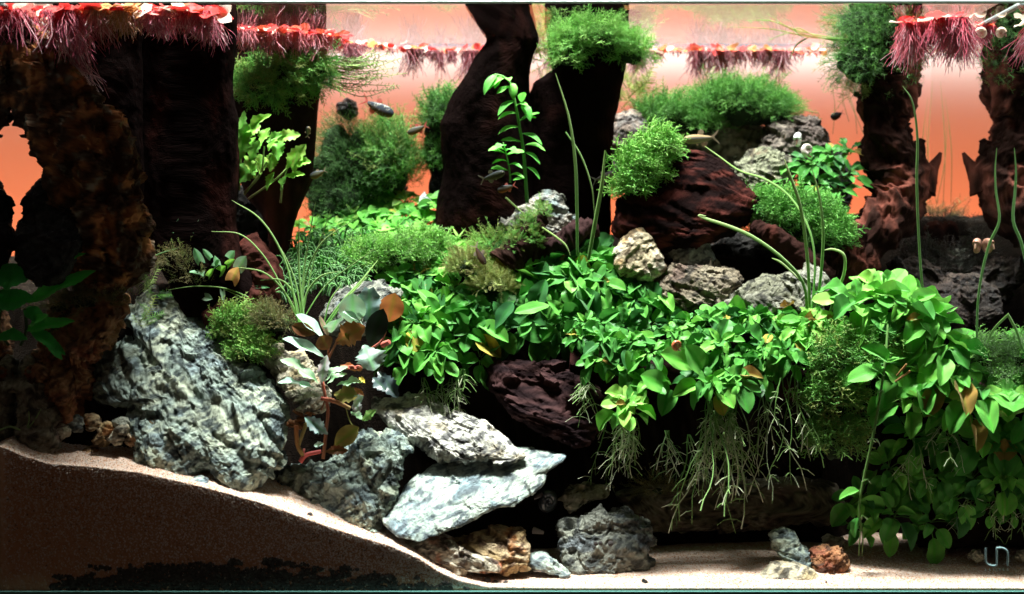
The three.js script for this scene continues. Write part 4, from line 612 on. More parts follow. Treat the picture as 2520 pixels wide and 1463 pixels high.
for (const [x, y, d, l, n] of [[1962, 812, .07, 52, 12], [2000, 795, .07, 56, 13], [2040, 805, .068, 52, 12], [2010, 835, .064, 46, 11], [1950, 845, .066, 44, 10]]) rosette(whereabouts('yellow green plant', x, y), x, y, d, l, n, { tone: ['young', 'fresh'], group: YEL });
const BIG = 'large leaved plants in the right corner';
for (const [x, y, d, l, n, up] of [[2110, 745, .062, 92, 11], [2170, 730, .062, 92, 13], [2230, 760, .058, 88, 12], [2285, 800, .055, 88, 12], [2318, 860, .05, 92, 11], [2280, 930, .05, 86, 11], [2345, 925, .045, 92, 12], [2410, 965, .04, 98, 12], [2150, 905, .046, 84, 9], [2228, 985, .045, 82, 10], [2375, 1010, .044, 84, 10]])
  rosette(whereabouts('large bright leaved plant', x, y), x, y, d, l, n, { tone: ['fresh', 'mid', 'fresh', 'young', 'mid'], group: BIG, ratio: 0.62, up: [0, 0.7, 0.68], low: -0.2 });
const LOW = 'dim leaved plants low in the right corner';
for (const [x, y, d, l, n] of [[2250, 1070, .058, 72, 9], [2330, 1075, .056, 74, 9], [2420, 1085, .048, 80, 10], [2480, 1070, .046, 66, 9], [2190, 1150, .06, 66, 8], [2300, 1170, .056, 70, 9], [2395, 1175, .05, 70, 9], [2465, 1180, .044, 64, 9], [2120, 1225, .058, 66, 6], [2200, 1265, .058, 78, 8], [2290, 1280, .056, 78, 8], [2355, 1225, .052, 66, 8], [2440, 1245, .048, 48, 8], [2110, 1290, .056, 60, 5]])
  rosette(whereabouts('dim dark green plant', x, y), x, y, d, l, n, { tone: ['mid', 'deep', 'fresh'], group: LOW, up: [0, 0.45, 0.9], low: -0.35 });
const BACKG = 'dark narrow leaved plants beside the back snails';
for (const [x, y, d, l, n] of [[1950, 440, .168, 58, 9], [2000, 405, .168, 60, 10], [2045, 385, .17, 58, 10], [2080, 430, .165, 58, 10], [2010, 460, .16, 56, 9], [2060, 475, .16, 54, 9], [1935, 415, .17, 46, 7], [2090, 370, .172, 46, 6]])
  rosette(whereabouts('dark narrow leaved plant', x, y), x, y, d, l, n, { tone: ['mid', 'deep', 'deep'], geos: LANCE, ratio: 0.5, group: BACKG, up: [-0.1, 0.8, 0.55] });
{ // hanging roots of the thicket, each bunch under its own plants
  const rootset = (label, starts, o) => { const t = thing('hanging_roots', label, 'roots', P(...starts[0])); roots(t, starts, o); };
  rootset('short bunch of roots under the lowest pale rosette', [[1530, 1030, .04], [1560, 1030, .042]], { n: 14, len: 190, seed: 11, spread: 0.4 });
  rootset('dense long curtain of pale tipped roots in the middle of the cave', [[1745, 985, .042], [1780, 985, .044], [1810, 980, .045], [1765, 1000, .046]], { n: 40, len: 330, seed: 12, spread: 0.45, r: 1.7 });
  rootset('thin roots hanging left of the lowest pale rosette', [[1430, 930, .05], [1445, 930, .052]], { n: 7, len: 130, seed: 13, spread: 0.3 });
  rootset('roots trailing between the thicket and the fern like moss', [[1880, 960, .046], [1930, 930, .048], [1960, 900, .05]], { n: 13, len: 300, seed: 14, spread: 0.35, r: 1.8 });
  rootset('loose roots spreading under the dim right corner plants', [[2330, 1030, .044], [2400, 1200, .044], [2260, 1090, .046], [2450, 1210, .042]], { n: 16, len: 150, seed: 15, spread: 0.7 });
  rootset('fine dark roots hanging against the left cave edge', [[1500, 1010, .06], [1640, 1060, .06], [1690, 1070, .06]], { n: 14, len: 220, seed: 16, spread: 0.5, c1: [0.1, 0.2, 0.05] });
  const t = thing('runner_stem', 'long thick green stem hanging down to the sand in front of the right corner', 'plant', P(2175, 900, .03));
  blade(t, [[2186, 800, .04], [2180, 880, .032], [2166, 980, .028], [2148, 1080, .027], [2126, 1180, .028], [2116, 1240, .028], [2118, 1300, .028], [2114, 1370, .028]], 8, [0.1, 0.26, 0.04], [0.12, 0.24, 0.04], 'stem', 1);
  blade(t, [[2118, 1280, .028], [2124, 1320, .028], [2122, 1372, .027]], 5, [0.1, 0.22, 0.04], [0.12, 0.2, 0.04], 'stem', 1);
  roots(t, [[2172, 960, .028], [2150, 1080, .027], [2130, 1180, .027], [2118, 1270, .027]], { n: 22, len: 26, seed: 18, spread: 3, r: 1.2, side: 0, name: 'rootlets' });
  planLeaf(t, OVATE[2], GREENS.mid[0], [2186, 890, .03], [2126, 848, .028], 40, V(-0.3, 0.7, 0.7)); planLeaf(t, OVATE[4], GREENS.fresh[2], [2176, 905, .03], [2086, 936, .024], 52, V(-0.3, 0.8, 0.6)); planLeaf(t, OVATE[1], GREENS.mid[1], [2186, 890, .03], [2206, 872, .024], 26, V(0, 0.9, 0.4)); planLeaf(t, OVATE[0], GREENS.fresh[2], [2170, 920, .03], [2150, 902, .022], 40, V(0.2, 0.6, 0.8));
  planLeaf(t, OVATE[0], GREENS.mid[1], [2114, 1208, .028], [2066, 1226, .022], 28, V(-0.2, 0.8, 0.6)); planLeaf(t, OVATE[3], GREENS.deep[0], [2112, 1275, .028], [2094, 1320, .024], 26, V(-0.5, 0.5, 0.7));
}
const TW = [0.2, 0.1, 0.03];
{ const b = new Batch(); b.tube([P(2208, 925, .035), P(2232, 897, .03)], () => px(3, .03), 6, TW, [0.4, 0.2, 0.06]); b.tube([P(2204, 940, .035), P(2240, 914, .03)], () => px(3, .03), 6, TW, [0.4, 0.2, 0.06]); solo('broken_twig', b.geo(), plainMat, 'two short orange broken twig ends between the right corner leaves', 'twig'); }

// the brown and silvery plant in front
const B = { silver: leafMat(0.36, 0.5, 0.5, 0.12, 0.7), blue: leafMat(0.2, 0.29, 0.34, 0.1, 0.8), slate: leafMat(0.035, 0.055, 0.07, 0.05, 0.7), pale: leafMat(0.32, 0.48, 0.36, 0.2, 0.5), brown: leafMat(0.3, 0.1, 0.035, 0.4, 0.3), umber: leafMat(0.16, 0.06, 0.025, 0.3, 0.3), black: leafMat(0.012, 0.022, 0.016, 0.05, 0.3), pink: leafMat(0.6, 0.36, 0.36, 0.2, 0.6), lav: leafMat(0.42, 0.4, 0.48, 0.15, 0.6), olive: leafMat(0.22, 0.18, 0.05, 0.3, 0.3), green: leafMat(0.22, 0.42, 0.14, 0.25, 0.4), yellow: leafMat(0.5, 0.36, 0.05, 0.3, 0.3) };
{
  const t = thing('silver_leaved_plant', 'brown and silver leaved plant with upright black, slate and orange leaves', 'plant', P(880, 800, .05)), U = V(0, 0.85, 0.5), F = V(0, 0.15, 1), Z = V(0, -0.5, 0.85);
  const L = [[795, 832, 731, 772, 44, 'silver', U, 0], [808, 829, 787, 780, 13, 'pink', F, 1], [797, 880, 697, 830, 42, 'silver', U, 0], [826, 844, 893, 805, 58, 'brown', F, 3], [808, 860, 788, 828, 44, 'umber', F, 1], [776, 822, 718, 802, 34, 'umber', F, 1], [816, 819, 828, 783, 54, 'pale', U, 0], [869, 796, 866, 730, 68, 'pale', F, 0], [908, 797, 908, 706, 58, 'blue', F, 9], [957, 792, 971, 724, 62, 'brown', F, 4], [911, 852, 942, 762, 54, 'black', F, 4], [893, 803, 850, 762, 34, 'silver', U, 0], [895, 850, 922, 910, 76, 'silver', U, 7], [880, 835, 850, 822, 22, 'olive', F, 1]];
  L.forEach(([x1, y1, x2, y2, w, m, u, g], k) => planLeaf(t, g === 9 ? FRAYED : g === 7 ? WAVY[1] : g === 3 ? WAVY[1] : g === 4 ? PADDLE[0] : PADDLE[k % 2], B[m], [x1, y1, .05 - (k % 3) * 0.003], [x2, y2, .044 - (k % 4) * 0.003], w, u));
  const b = new Batch(); const st = (list, w, c0, c1) => b.tube(curve(list, 12), u => px(w / 2, .05) * (1 - 0.2 * u), 6, c0, c1 ?? c0);
  st([[800, 905, .05], [812, 875, .05], [828, 842, .048]], 7, [0.3, 0.1, 0.05]); st([[803, 900, .052], [806, 880, .051], [808, 858, .05]], 6, [0.28, 0.1, 0.05]); st([[900, 870, .055], [912, 860, .053], [940, 838, .05], [952, 800, .05]], 7, [0.4, 0.1, 0.07]); st([[940, 850, .055], [958, 842, .052]], 16, [0.5, 0.12, 0.09]);
  part('stems', b.geo(), plainMat, t);
}
{
  const t = thing('red_stemmed_plant', 'red stemmed plant with grey green narrow leaves in front of the ledge', 'plant', P(800, 980, .035)), U = V(0, 0.85, 0.5), F = V(0, 0.3, 1);
  const L = [[782, 944, 700, 872, 40, 'pale', U, 0], [790, 948, 799, 880, 28, 'lav', F, 1], [797, 942, 836, 888, 30, 'pale', U, 0], [775, 958, 691, 926, 26, 'silver', U, 0], [805, 946, 842, 908, 22, 'pale', U, 1], [828, 950, 886, 930, 30, 'pale', U, 1], [822, 970, 876, 974, 46, 'olive', F, 1], [868, 1002, 890, 976, 26, 'silver', F, 0], [884, 1018, 874, 992, 24, 'lav', F, 0], [892, 1036, 918, 1012, 22, 'green', F, 0], [862, 1014, 890, 1030, 20, 'pale', U, 0], [806, 1070, 760, 1032, 34, 'blue', F, 0], [824, 1098, 880, 1052, 48, 'olive', F, 3], [800, 1112, 848, 1106, 24, 'umber', F, 1], [772, 1098, 790, 1092, 14, 'silver', F, 1], [884, 930, 896, 940, 10, 'yellow', F, 1], [836, 900, 880, 898, 18, 'brown', U, 1], [870, 955, 893, 972, 14, 'brown', F, 1], [930, 915, 975, 972, 40, 'slate', F, 0], [918, 930, 948, 958, 34, 'slate', F, 0]];
  L.forEach(([x1, y1, x2, y2, w, m, u, g], k) => planLeaf(t, g === 3 ? PADDLE[0] : WAVY[(k + g) % 3], B[m], [x1, y1, .036 - (k % 3) * 0.002], [x2, y2, .03 - (k % 4) * 0.003], w, u));
  const b = new Batch(), st = (list, w, c0, c1) => b.tube(curve(list.map(q => [q[0], q[1], q[2] ?? .034]), 14), u => px(w / 2, .034) * (1 - 0.15 * u), 7, c0, c1 ?? c0);
  st([[795, 1130], [802, 1060], [807, 1010], [800, 975], [793, 940]], 9, [0.26, 0.11, 0.05], [0.45, 0.1, 0.06]); st([[790, 980], [828, 990], [862, 1006]], 12, [0.45, 0.08, 0.05], [0.4, 0.28, 0.1]); st([[738, 1138], [752, 1122], [790, 1112]], 12, [0.5, 0.09, 0.08]); st([[745, 1126], [748, 1105]], 7, [0.6, 0.2, 0.18]); st([[728, 1048], [729, 1070], [733, 1100], [748, 1125]], 12, [0.42, 0.13, 0.04], [0.3, 0.22, 0.06]); st([[755, 1040], [742, 1075], [734, 1100]], 10, [0.25, 0.2, 0.06]); st([[800, 985], [790, 1010]], 5, [0.3, 0.12, 0.05]); st([[850, 1000], [862, 1040], [880, 1060]], 3, [0.35, 0.36, 0.1]);
  for (let k = 0; k < 5; k++) st([[838 + k * 9, 905, .03], [850 + k * 8, 902 + (k % 2) * 6, .029], [862 + k * 7, 908, .03], [872 + k * 3, 912, .031]], 6, [0.5, 0.1, 0.08], [0.45, 0.16, 0.06]);
  part('stems', b.geo(), plainMat, t);
}
{ // pale sprouting plant on the red wood
  const t = thing('sprouting_plant', 'pale leaved sprouting plant with one orange leaf before the red wood foot', 'plant', P(530, 680, .075)), U = V(0, 0.7, 0.7), F = V(0, 0.2, 1);
  const g = leafMat(0.2, 0.36, 0.25, 0.25, 0.5), lime = leafMat(0.22, 0.45, 0.08, 0.3, 0.4), gr = leafMat(0.17, 0.26, 0.2, 0.2, 0.5), tan = leafMat(0.5, 0.24, 0.1, 0.35, 0.3);
  [[505, 668, 477, 612, 22, g, F], [526, 645, 501, 616, 15, g, F], [541, 660, 528, 632, 16, g, F], [557, 646, 573, 620, 24, g, F], [579, 676, 603, 632, 34, gr, F], [499, 682, 469, 664, 15, g, U], [524, 686, 553, 656, 24, lime, F], [551, 662, 571, 640, 18, lime, F], [562, 712, 584, 660, 36, tan, F], [598, 716, 660, 703, 10, g, U], [520, 665, 538, 640, 14, g, F], [508, 690, 520, 664, 16, lime, F], [487, 656, 500, 680, 16, g, U], [545, 690, 549, 740, 12, gr, F], [495, 730, 520, 735, 20, gr, F], [560, 735, 545, 752, 34, gr, F]].forEach(([a, b2, c, e, w, m, u], k) => planLeaf(t, PADDLE[k % 2], m, [a, b2, .076], [c, e, .068 - (k % 3) * .003], w, u));
  const b = new Batch(); b.tube(curve([[455, 700, .078], [500, 695, .076], [530, 688, .075], [560, 700, .075]], 14), () => px(5, .075), 6, [0.2, 0.2, 0.06], [0.35, 0.16, 0.08]); part('stems', b.geo(), plainMat, t);
  for (const [x, y, lab] of [[432, 580, 'small spiky sprig of narrow leaves left of its twin beside the barky root'], [482, 582, 'narrow leaved sprig standing right of its twin beside the barky root']]) {
    const s = thing('leafy_sprig', lab, 'plant', P(x, y, .08)), r = rng(x), sb = new Batch(); sb.tube([P(x - 4, y + 60, .082), P(x, y - 20, .078)], () => px(3, .08), 5, [0.08, 0.22, 0.06]); part('stem', sb.geo(), plainMat, s);
    for (let k = 0; k < 13; k++) { const a = k * 2.4, h = y + 40 - k * 5.2; addLeaf(s, LANCE[k % 3], k % 3 ? gr : g, P(x, h, .079), P(x + Math.cos(a) * (30 - k * 1.2), h - 16 - k * 0.9, .079 - Math.sin(a) * 0.006), px(11, .08), V(0, 0.7, 0.5)); }
  }
}
{ // broad dark fern at the left edge
  const t = thing('dark_fern', 'dark green fern with long wavy fronds at the left edge', 'fern', P(60, 720, .035)), m = [leafMat(0.025, 0.24, 0.04, 0.25, 0.3), leafMat(0.05, 0.34, 0.05, 0.25, 0.3)];
  const W2 = leafGeo({ seed: 21, nu: 22, curl: 0.2, fold: 0.15, wave: 0.06, peak: 0.45, sharp: 0.75, serr: 0.12 });
  [[-60, 740, 100, 630, 80, 0], [20, 690, 200, 612, 34, 1], [66, 745, 226, 656, 44, 1], [-50, 760, 70, 720, 80, 0], [-30, 810, 64, 828, 40, 0], [62, 812, 178, 782, 38, 1], [74, 800, 110, 772, 30, 1], [76, 812, 160, 868, 34, 0], [60, 760, 110, 790, 40, 0], [120, 850, 150, 880, 22, 0]].forEach(([a, b2, c, e, w, k], i) => planLeaf(t, W2, m[k], [a, b2, .026], [c, e, .016 + (i % 3) * .004], w, V(0.1, 0.6, 0.8), 'frond'));
  const b = new Batch(); b.tube(curve([[50, 850, .03], [64, 815, .026], [60, 760, .026]], 8), () => px(4, .04), 5, [0.02, 0.06, 0.01]); part('stem', b.geo(), plainMat, t);
}
{ const t = thing('creeping_plant', 'thin green runner sagging in front of the barky root', 'plant', P(300, 620, .06)); blade(t, [[185, 614, .06], [240, 618, .06], [300, 634, .06], [350, 640, .062], [400, 622, .066], [440, 610, .07]], 4, [0.06, 0.2, 0.04], [0.08, 0.22, 0.05], 'stem', 1); }
{ // lobed light green plant
  const t = thing('lobed_leaf_plant', 'light green plant with wavy lobed leaves in front of the red tapering wood', 'plant', P(650, 420, .092)), m = [leafMat(0.2, 0.43, 0.07), leafMat(0.16, 0.38, 0.08), leafMat(0.26, 0.46, 0.1)], F = V(0, 0.45, 0.9);
  [[590, 340, 654, 274, 30], [588, 400, 606, 305, 44], [596, 345, 640, 302, 24], [640, 362, 656, 306, 30], [654, 350, 690, 330, 26], [674, 346, 730, 322, 32], [660, 372, 682, 320, 30], [684, 396, 683, 338, 34], [704, 415, 742, 362, 36], [716, 402, 760, 394, 26], [585, 452, 626, 398, 52], [640, 430, 648, 366, 34], [700, 436, 742, 424, 18], [612, 402, 636, 346, 30], [664, 424, 672, 372, 30], [606, 372, 624, 330, 24], [690, 470, 700, 436, 22], [628, 440, 610, 380, 26], [656, 470, 668, 420, 22], [590, 372, 600, 270, 22], [720, 425, 736, 386, 24]].forEach(([a, b2, c, e, w], k) => planLeaf(t, WAVY[k % 3], m[k % 3], [a, b2, .092], [c, e, .080 + (k % 4) * .006], w, F.clone().add(V((k % 3 - 1) * 0.4, 0, 0))));
  const b = new Batch(); for (const l of [[[588, 470], [592, 400], [598, 330]], [[600, 475], [640, 430], [650, 360]], [[610, 490], [680, 440], [720, 400]], [[690, 500], [696, 450], [708, 410]], [[600, 480], [630, 440], [668, 380]]]) b.tube(curve(l.map(q => [q[0], q[1], .093]), 10), u => px(3.2, .092) * (1 - 0.4 * u), 5, [0.22, 0.2, 0.06], [0.24, 0.4, 0.1]); part('stems', b.geo(), plainMat, t);
}
// tall stem plant with paired leaves
function stemPlant(label, path, d, leaves, w, seed) {
  const t = thing('tall_stem_plant', label, 'plant', P(path[0][0], path[0][1], d)), b = new Batch(), m = [leafMat(0.16, 0.5, 0.1, 0.3), leafMat(0.2, 0.54, 0.12, 0.3), leafMat(0.12, 0.44, 0.09, 0.3)];
  b.tube(curve(path.map(q => [q[0], q[1], d]), 24), u => px(w, d) * (1 - 0.6 * u), 6, [0.05, 0.2, 0.03], [0.2, 0.5, 0.12]); part('stem', b.geo(), plainMat, t);
  leaves.forEach(([x1, y1, x2, y2, lw], k) => planLeaf(t, k % 3 ? BENT : PADDLE[1], m[k % 3], [x1, y1, d], [x2, y2 - 6, d - 0.006 - (k % 3) * 0.003], lw, V(0, 0.85, 0.5)));
}
stemPlant('tall bright green stem plant with paired leaves and drooping tip before the black trunks', [[1298, 500], [1296, 480], [1288, 370], [1277, 303], [1267, 249], [1254, 202], [1237, 188], [1217, 183]], .125,
  [[1258, 212, 1222, 232, 18], [1262, 205, 1264, 236, 22], [1266, 249, 1222, 262, 20], [1284, 252, 1286, 230, 22], [1272, 280, 1228, 274, 18], [1286, 258, 1308, 280, 24], [1276, 300, 1325, 278, 16], [1278, 314, 1228, 308, 18], [1284, 330, 1334, 332, 18], [1284, 350, 1234, 346, 20], [1292, 358, 1338, 350, 18], [1290, 376, 1330, 384, 14], [1284, 290, 1318, 292, 14], [1240, 192, 1196, 202, 24], [1222, 184, 1184, 214, 22], [1234, 186, 1216, 220, 16], [1248, 196, 1252, 184, 20], [1296, 412, 1330, 424, 12], [1294, 440, 1264, 446, 12], [1270, 262, 1290, 244, 18]], 5, 3);
stemPlant('short bright stem plant crouching left of the tall one', [[1256, 450], [1254, 420], [1246, 380], [1238, 350]], .118, [[1244, 378, 1204, 370, 18], [1244, 372, 1214, 352, 22], [1246, 372, 1262, 352, 24], [1246, 382, 1288, 374, 26], [1248, 398, 1216, 388, 12], [1250, 408, 1278, 394, 14], [1250, 420, 1210, 416, 22], [1254, 432, 1284, 422, 14], [1242, 360, 1226, 346, 22]], 3, 4);

// ================================================================ blades and grass
const bladeThing = (label, list, at, group) => { const t = thing('long_blade_plant', label, 'plant', P(...at), group); for (const [path, w, c0, c1] of list) blade(t, path, w, c0, c1); return t; };
bladeThing('pair of tall straight blades in front of the moss topped trunk', [[[[1421, 630, .1], [1420, 520, .1], [1416, 400, .1], [1400, 290, .1], [1367, 180, .1]], 9], [[[1392, 325, .105], [1428, 380, .105], [1456, 460, .105], [1463, 530, .105]], 5, [0.12, 0.3, 0.05]], [[[1448, 640, .1], [1466, 540, .1], [1482, 450, .1], [1489, 370, .1]], 11, [0.12, 0.3, 0.05]], [[[1244, 486, .11], [1270, 510, .11], [1292, 530, .11]], 6, [0.3, 0.45, 0.12]], [[[1334, 560, .1], [1370, 585, .1], [1392, 604, .1], [1404, 630, .1]], 6, [0.3, 0.45, 0.12]]], [1421, 630, .1]);
bladeThing('tuft of long curved blades rising right of the pale broken stone', [[[[1994, 800, .075], [1988, 640, .075], [1968, 500, .072], [1940, 420, .07], [1931, 392, .07]], 10, [0.16, 0.38, 0.07], [0.45, 0.58, 0.2]], [[[2006, 800, .075], [2024, 640, .075], [2026, 560, .075], [2016, 480, .075], [1999, 416, .075]], 9], [[[1988, 800, .075], [1978, 700, .07], [1930, 640, .066], [1850, 582, .064], [1790, 556, .064], [1730, 536, .064], [1720, 530, .064], [1738, 532, .064]], 10, [0.14, 0.36, 0.06], [0.42, 0.55, 0.2]], [[[1996, 790, .08], [2006, 640, .085], [1990, 560, .09], [1940, 480, .1], [1880, 440, .105], [1820, 420, .11], [1770, 385, .115], [1735, 360, .12]], 7], [[[2030, 800, .078], [2058, 730, .078], [2080, 660, .078], [2076, 626, .078], [2050, 614, .078], [2030, 616, .078]], 9, [0.14, 0.36, 0.06], [0.42, 0.55, 0.2]], [[[1970, 690, .07], [1920, 645, .07], [1900, 636, .07]], 6, [0.3, 0.4, 0.15]]], [1995, 800, .075]);
bladeThing('single tall thin blade in front of the twisted driftwood', [[[[2277, 760, .06], [2266, 650, .06], [2257, 450, .06], [2258, 330, .06], [2244, 245, .06], [2222, 212, .06]], 8, [0.1, 0.26, 0.04], [0.2, 0.38, 0.1]]], [2277, 760, .06]);
bladeThing('tall blade touching the right pane above the pale moss', [[[[2404, 862, .042], [2410, 720, .04], [2436, 600, .038], [2460, 545, .0365], [2452, 470, .038], [2450, 420, .038], [2454, 364, .038]], 8, [0.09, 0.26, 0.05], [0.18, 0.4, 0.1]], [[[2424, 862, .042], [2444, 815, .04], [2492, 765, .03], [2514, 738, .02]], 7, [0.14, 0.32, 0.08]]], [2404, 862, .042]);
bladeThing('grass tuft with long arching blades left of the silver leaved plant', [[[700, 640], [640, 540], [570, 493]], [[690, 700], [640, 620], [590, 577], [520, 570]], [[650, 752], [560, 712], [480, 705], [412, 714]], [[735, 650], [736, 530]], [[750, 650], [776, 498]], [[770, 650], [814, 515]], [[700, 720], [650, 672], [585, 658]], [[748, 700], [790, 600], [872, 540]], [[800, 705], [870, 650], [925, 610]], [[720, 720], [690, 690], [640, 690]], [[728, 700], [705, 640], [690, 610]], [[660, 770], [600, 735], [540, 708]], [[756, 720], [790, 680], [835, 668]]].map((p, k) => [[[742 + (k % 4) * 4 - 6, 802, .05 + (k % 3) * .004], ...p.map(q => [q[0], q[1], .056 + (k % 3) * .006])], 5.5 - (k % 3), [0.12, 0.36, 0.04], [0.28, 0.44, 0.12]]), [742, 802, .055]);
bladeThing('bundle of blades rising towards the weathered grey stone', [[[[800, 800, .055], [840, 745, .06], [890, 690, .07], [930, 640, .08]], 6], [[[806, 800, .055], [850, 740, .06], [905, 680, .07]], 5], [[[796, 800, .055], [812, 740, .058], [840, 700, .062]], 4]], [800, 800, .055]);
bladeThing('thin pale blades in the gloom at the left edge', [[[[-10, 1046, .02], [30, 1052, .02], [60, 1064, .02]], 5, [0.2, 0.25, 0.15]], [[[60, 1064, .02], [70, 1040, .02], [70, 1012, .02]], 3, [0.1, 0.2, 0.06]], [[[62, 1062, .02], [84, 1035, .02], [100, 1008, .02]], 3, [0.08, 0.18, 0.05]], [[[60, 1062, .02], [84, 1080, .02], [105, 1078, .02]], 6, [0.12, 0.13, 0.05]]], [60, 1064, .02]);
bladeThing('spray of thin grass leaves just under the water surface', [[[2090, 96, .15], [2000, 92, .15], [1900, 72, .148], [1788, 66, .146]], [[2090, 98, .15], [1990, 88, .15], [1900, 52, .148], [1838, 50, .146]], [[2085, 98, .15], [1990, 82, .15], [1940, 66, .148], [1888, 34, .146]], [[2080, 96, .15], [2000, 92, .15], [1940, 82, .15], [1890, 100, .15]], [[1990, 92, .15], [1962, 110, .15], [1944, 146, .15]], [[2085, 104, .15], [2010, 90, .15], [1960, 70, .148], [1950, 12 + 90, .15]]].map(p => [p, 4, [0.18, 0.4, 0.06], [0.4, 0.55, 0.15]]), [2090, 96, .15]);
bladeThing('faint hair thin stems in front of the orange wall at the right', [[2290, 520, 2296, 200], [2330, 520, 2310, 190], [2350, 520, 2356, 250], [2270, 500, 2284, 240], [2370, 520, 2330, 260], [2380, 510, 2390, 280], [2310, 520, 2280, 300], [2340, 520, 2345, 320], [2050, 330, 2044, 190], [2090, 300, 2075, 180], [2130, 340, 2050, 150], [2110, 330, 2080, 210]].map(([a, b2, c, e], k) => [[[a, b2, .21], [(a + c) / 2 + (k % 3 - 1) * 8, (b2 + e) / 2, .21], [c, e, .21]], 1.8, [0.12, 0.13, 0.04]]), [2330, 520, .21]);
{ // short grass on the left slope of the bank: nobody could count it
  const t = thing('short_grass', 'short bright grass growing on the slope below the bank', 'grass', P(780, 640, .1)), b = new Batch(), r = rng(41);
  for (let k = 0; k < 520; k++) { const x = rr(r, 695, 900), y = rr(r, 590, 730) + (x < 740 ? 20 : 0), d = lerp(.15, .075, (y - 590) / 150), a = r() * 6.28, l = rr(r, 24, 60), dx = Math.cos(a) * l * 0.7; const p = [P(x, y, d), P(x + dx * 0.4, y - l * 0.6, d - Math.sin(a) * 0.004), P(x + dx, y - l * rr(r, 0.3, 0.8), d - Math.sin(a) * 0.008)]; const g = rr(r, 0.6, 1.2); b.tube(curve(p, 6), u => px(2.4, d) * (1 - 0.8 * u * u), 4, [0.03 * g, 0.16 * g, 0.02 * g], [0.1 * g, 0.36 * g, 0.05 * g], 0.4); }
  part('blades', b.geo(), hairMat, t, 'stuff');
}

// ================================================================ moss
moss('dark furry bush of moss in front of the left orange gap', [[890, 420, .19, 105, 120], [965, 400, .19, 58, 95], [840, 500, .185, 80, 90], [830, 380, .192, 55, 90]].map(l => [...l, 60]), 2600, 30, 'needle', MG.dark, { lo: -0.6 });
moss('fresh green feathery edge of the dark left bush', [[950, 390, .186, 60, 92, 40], [985, 430, .186, 38, 80, 30]], 1100, 40, 'needle', [...MG.mid, [0.22, 0.3, 0.05]], { up: [0.1, 0.9, 0.1], core: 0.5 });
moss('small moss bush left of the leaning black trunk', [[1085, 290, .185, 40, 58, 40], [1080, 400, .185, 34, 60, 30]], 900, 30, 'java', [...MG.mid, ...MG.dark], {});
moss('low green moss mound on the back stones beside the trunk', [[1650, 295, .2, 92, 52, 50], [1720, 310, .2, 60, 40, 50]], 1500, 26, 'java', [...MG.mid, MG.dark[1]], { up: [0, 0.7, 0.1] });
moss('taller green moss mound on the back stones to the right', [[1840, 262, .198, 118, 62, 55], [1780, 250, .2, 60, 46, 45], [1900, 280, .196, 60, 42, 45]], 2100, 26, 'java', [...MG.mid, MG.dark[1]], { up: [0, 0.7, 0.1] });
moss('bright forked moss hanging off the left end of the dark red lump', [[1590, 420, .125, 58, 62, 45], [1560, 470, .125, 46, 34, 35], [1625, 362, .125, 30, 36, 25]], 1100, 30, 'coral', MG.bright, { core: 0.55 });
moss('fluffy ball of forked moss beside the foot of the twisted driftwood', [[1960, 545, .135, 110, 68, 60], [1885, 530, .135, 62, 50, 45], [2035, 590, .13, 62, 44, 45]], 2600, 26, 'coral', [...MG.mid, MG.bright[1]], { core: 0.7 });
moss('bright moss crowning the thick trunk at the waterline', [[1410, 110, .138, 52, 46, 30], [1490, 100, .135, 62, 50, 30], [1555, 135, .14, 44, 42, 25], [1395, 150, .14, 34, 22, 25], [1450, 85, .135, 50, 28, 25]], 1300, 30, 'java', [...MG.bright, MG.mid[0]], { core: 0.55, sag: 0.3 });
moss('dark green shaggy moss on top of the twisted driftwood', [[2130, 70, .16, 85, 62, 45], [2120, 150, .158, 74, 66, 45], [2215, 150, .165, 50, 60, 40], [2190, 60, .16, 70, 60, 45]], 2400, 34, 'needle', [...MG.dark, MG.mid[0], MG.mid[1]], { core: 0.75, sag: 0.5, lo: -0.8 });
moss('small olive tuft of moss below the shaggy moss', [[2108, 232, .165, 26, 22, 18], [2200, 210, .165, 40, 30, 20]], 220, 34, 'needle', MG.olive, { core: 0.3 });
moss('moss on the red tapering wood under the red floating plants', [[690, 190, .125, 108, 46, 35], [640, 220, .122, 60, 34, 28], [765, 175, .125, 60, 34, 28]], 1500, 30, 'java', [...MG.mid, MG.olive[0]], { core: 0.6, sag: 0.4, lo: -0.8 });
{ const t = thing('moss_strand', 'loose strands of moss drifting right of the mossy red wood', 'moss', P(880, 170, .13)), b = new Batch(), r = rng(88);
  for (let k = 0; k < 26; k++) { const y0 = rr(r, 135, 215), x0 = rr(r, 770, 830), x1 = rr(r, 880, 1005), sag = rr(r, 5, 40), p = curve([[x0, y0, .128], [(x0 + x1) / 2, y0 + sag * 0.8, .126 + r() * .006], [x1, y0 + rr(r, -20, 14), .124 + r() * .012]], 16); const g = rr(r, 0.7, 1.3), c = [0.14 * g, 0.25 * g, 0.03 * g], c1 = [0.22 * g, 0.36 * g, 0.06 * g]; b.tube(p, u => px(1.6, .128) * (1 - 0.5 * u), 3, c, c1); for (let i = 2; i < 16; i++) for (const s of [-1, 1]) { if (r() < 0.3) continue; const q = p[i]; b.tube([q, q.clone().add(V(px(rr(r, 2, 8), .13), s * px(rr(r, 3, 9), .13), (r() - 0.5) * 0.003))], () => px(0.9, .128), 3, c, c1); } }
  part('strands', b.geo(), hairMat, t, 'stuff'); }
moss('light green tangled moss carpet on the front of the bank', [[970, 635, .125, 110, 46, 40], [900, 655, .12, 50, 40, 30], [1040, 605, .132, 60, 30, 30]], 2300, 22, 'coral', [...MG.bright, [0.2, 0.4, 0.12]], { core: 0.7, up: [0, 0.8, 0.2] });
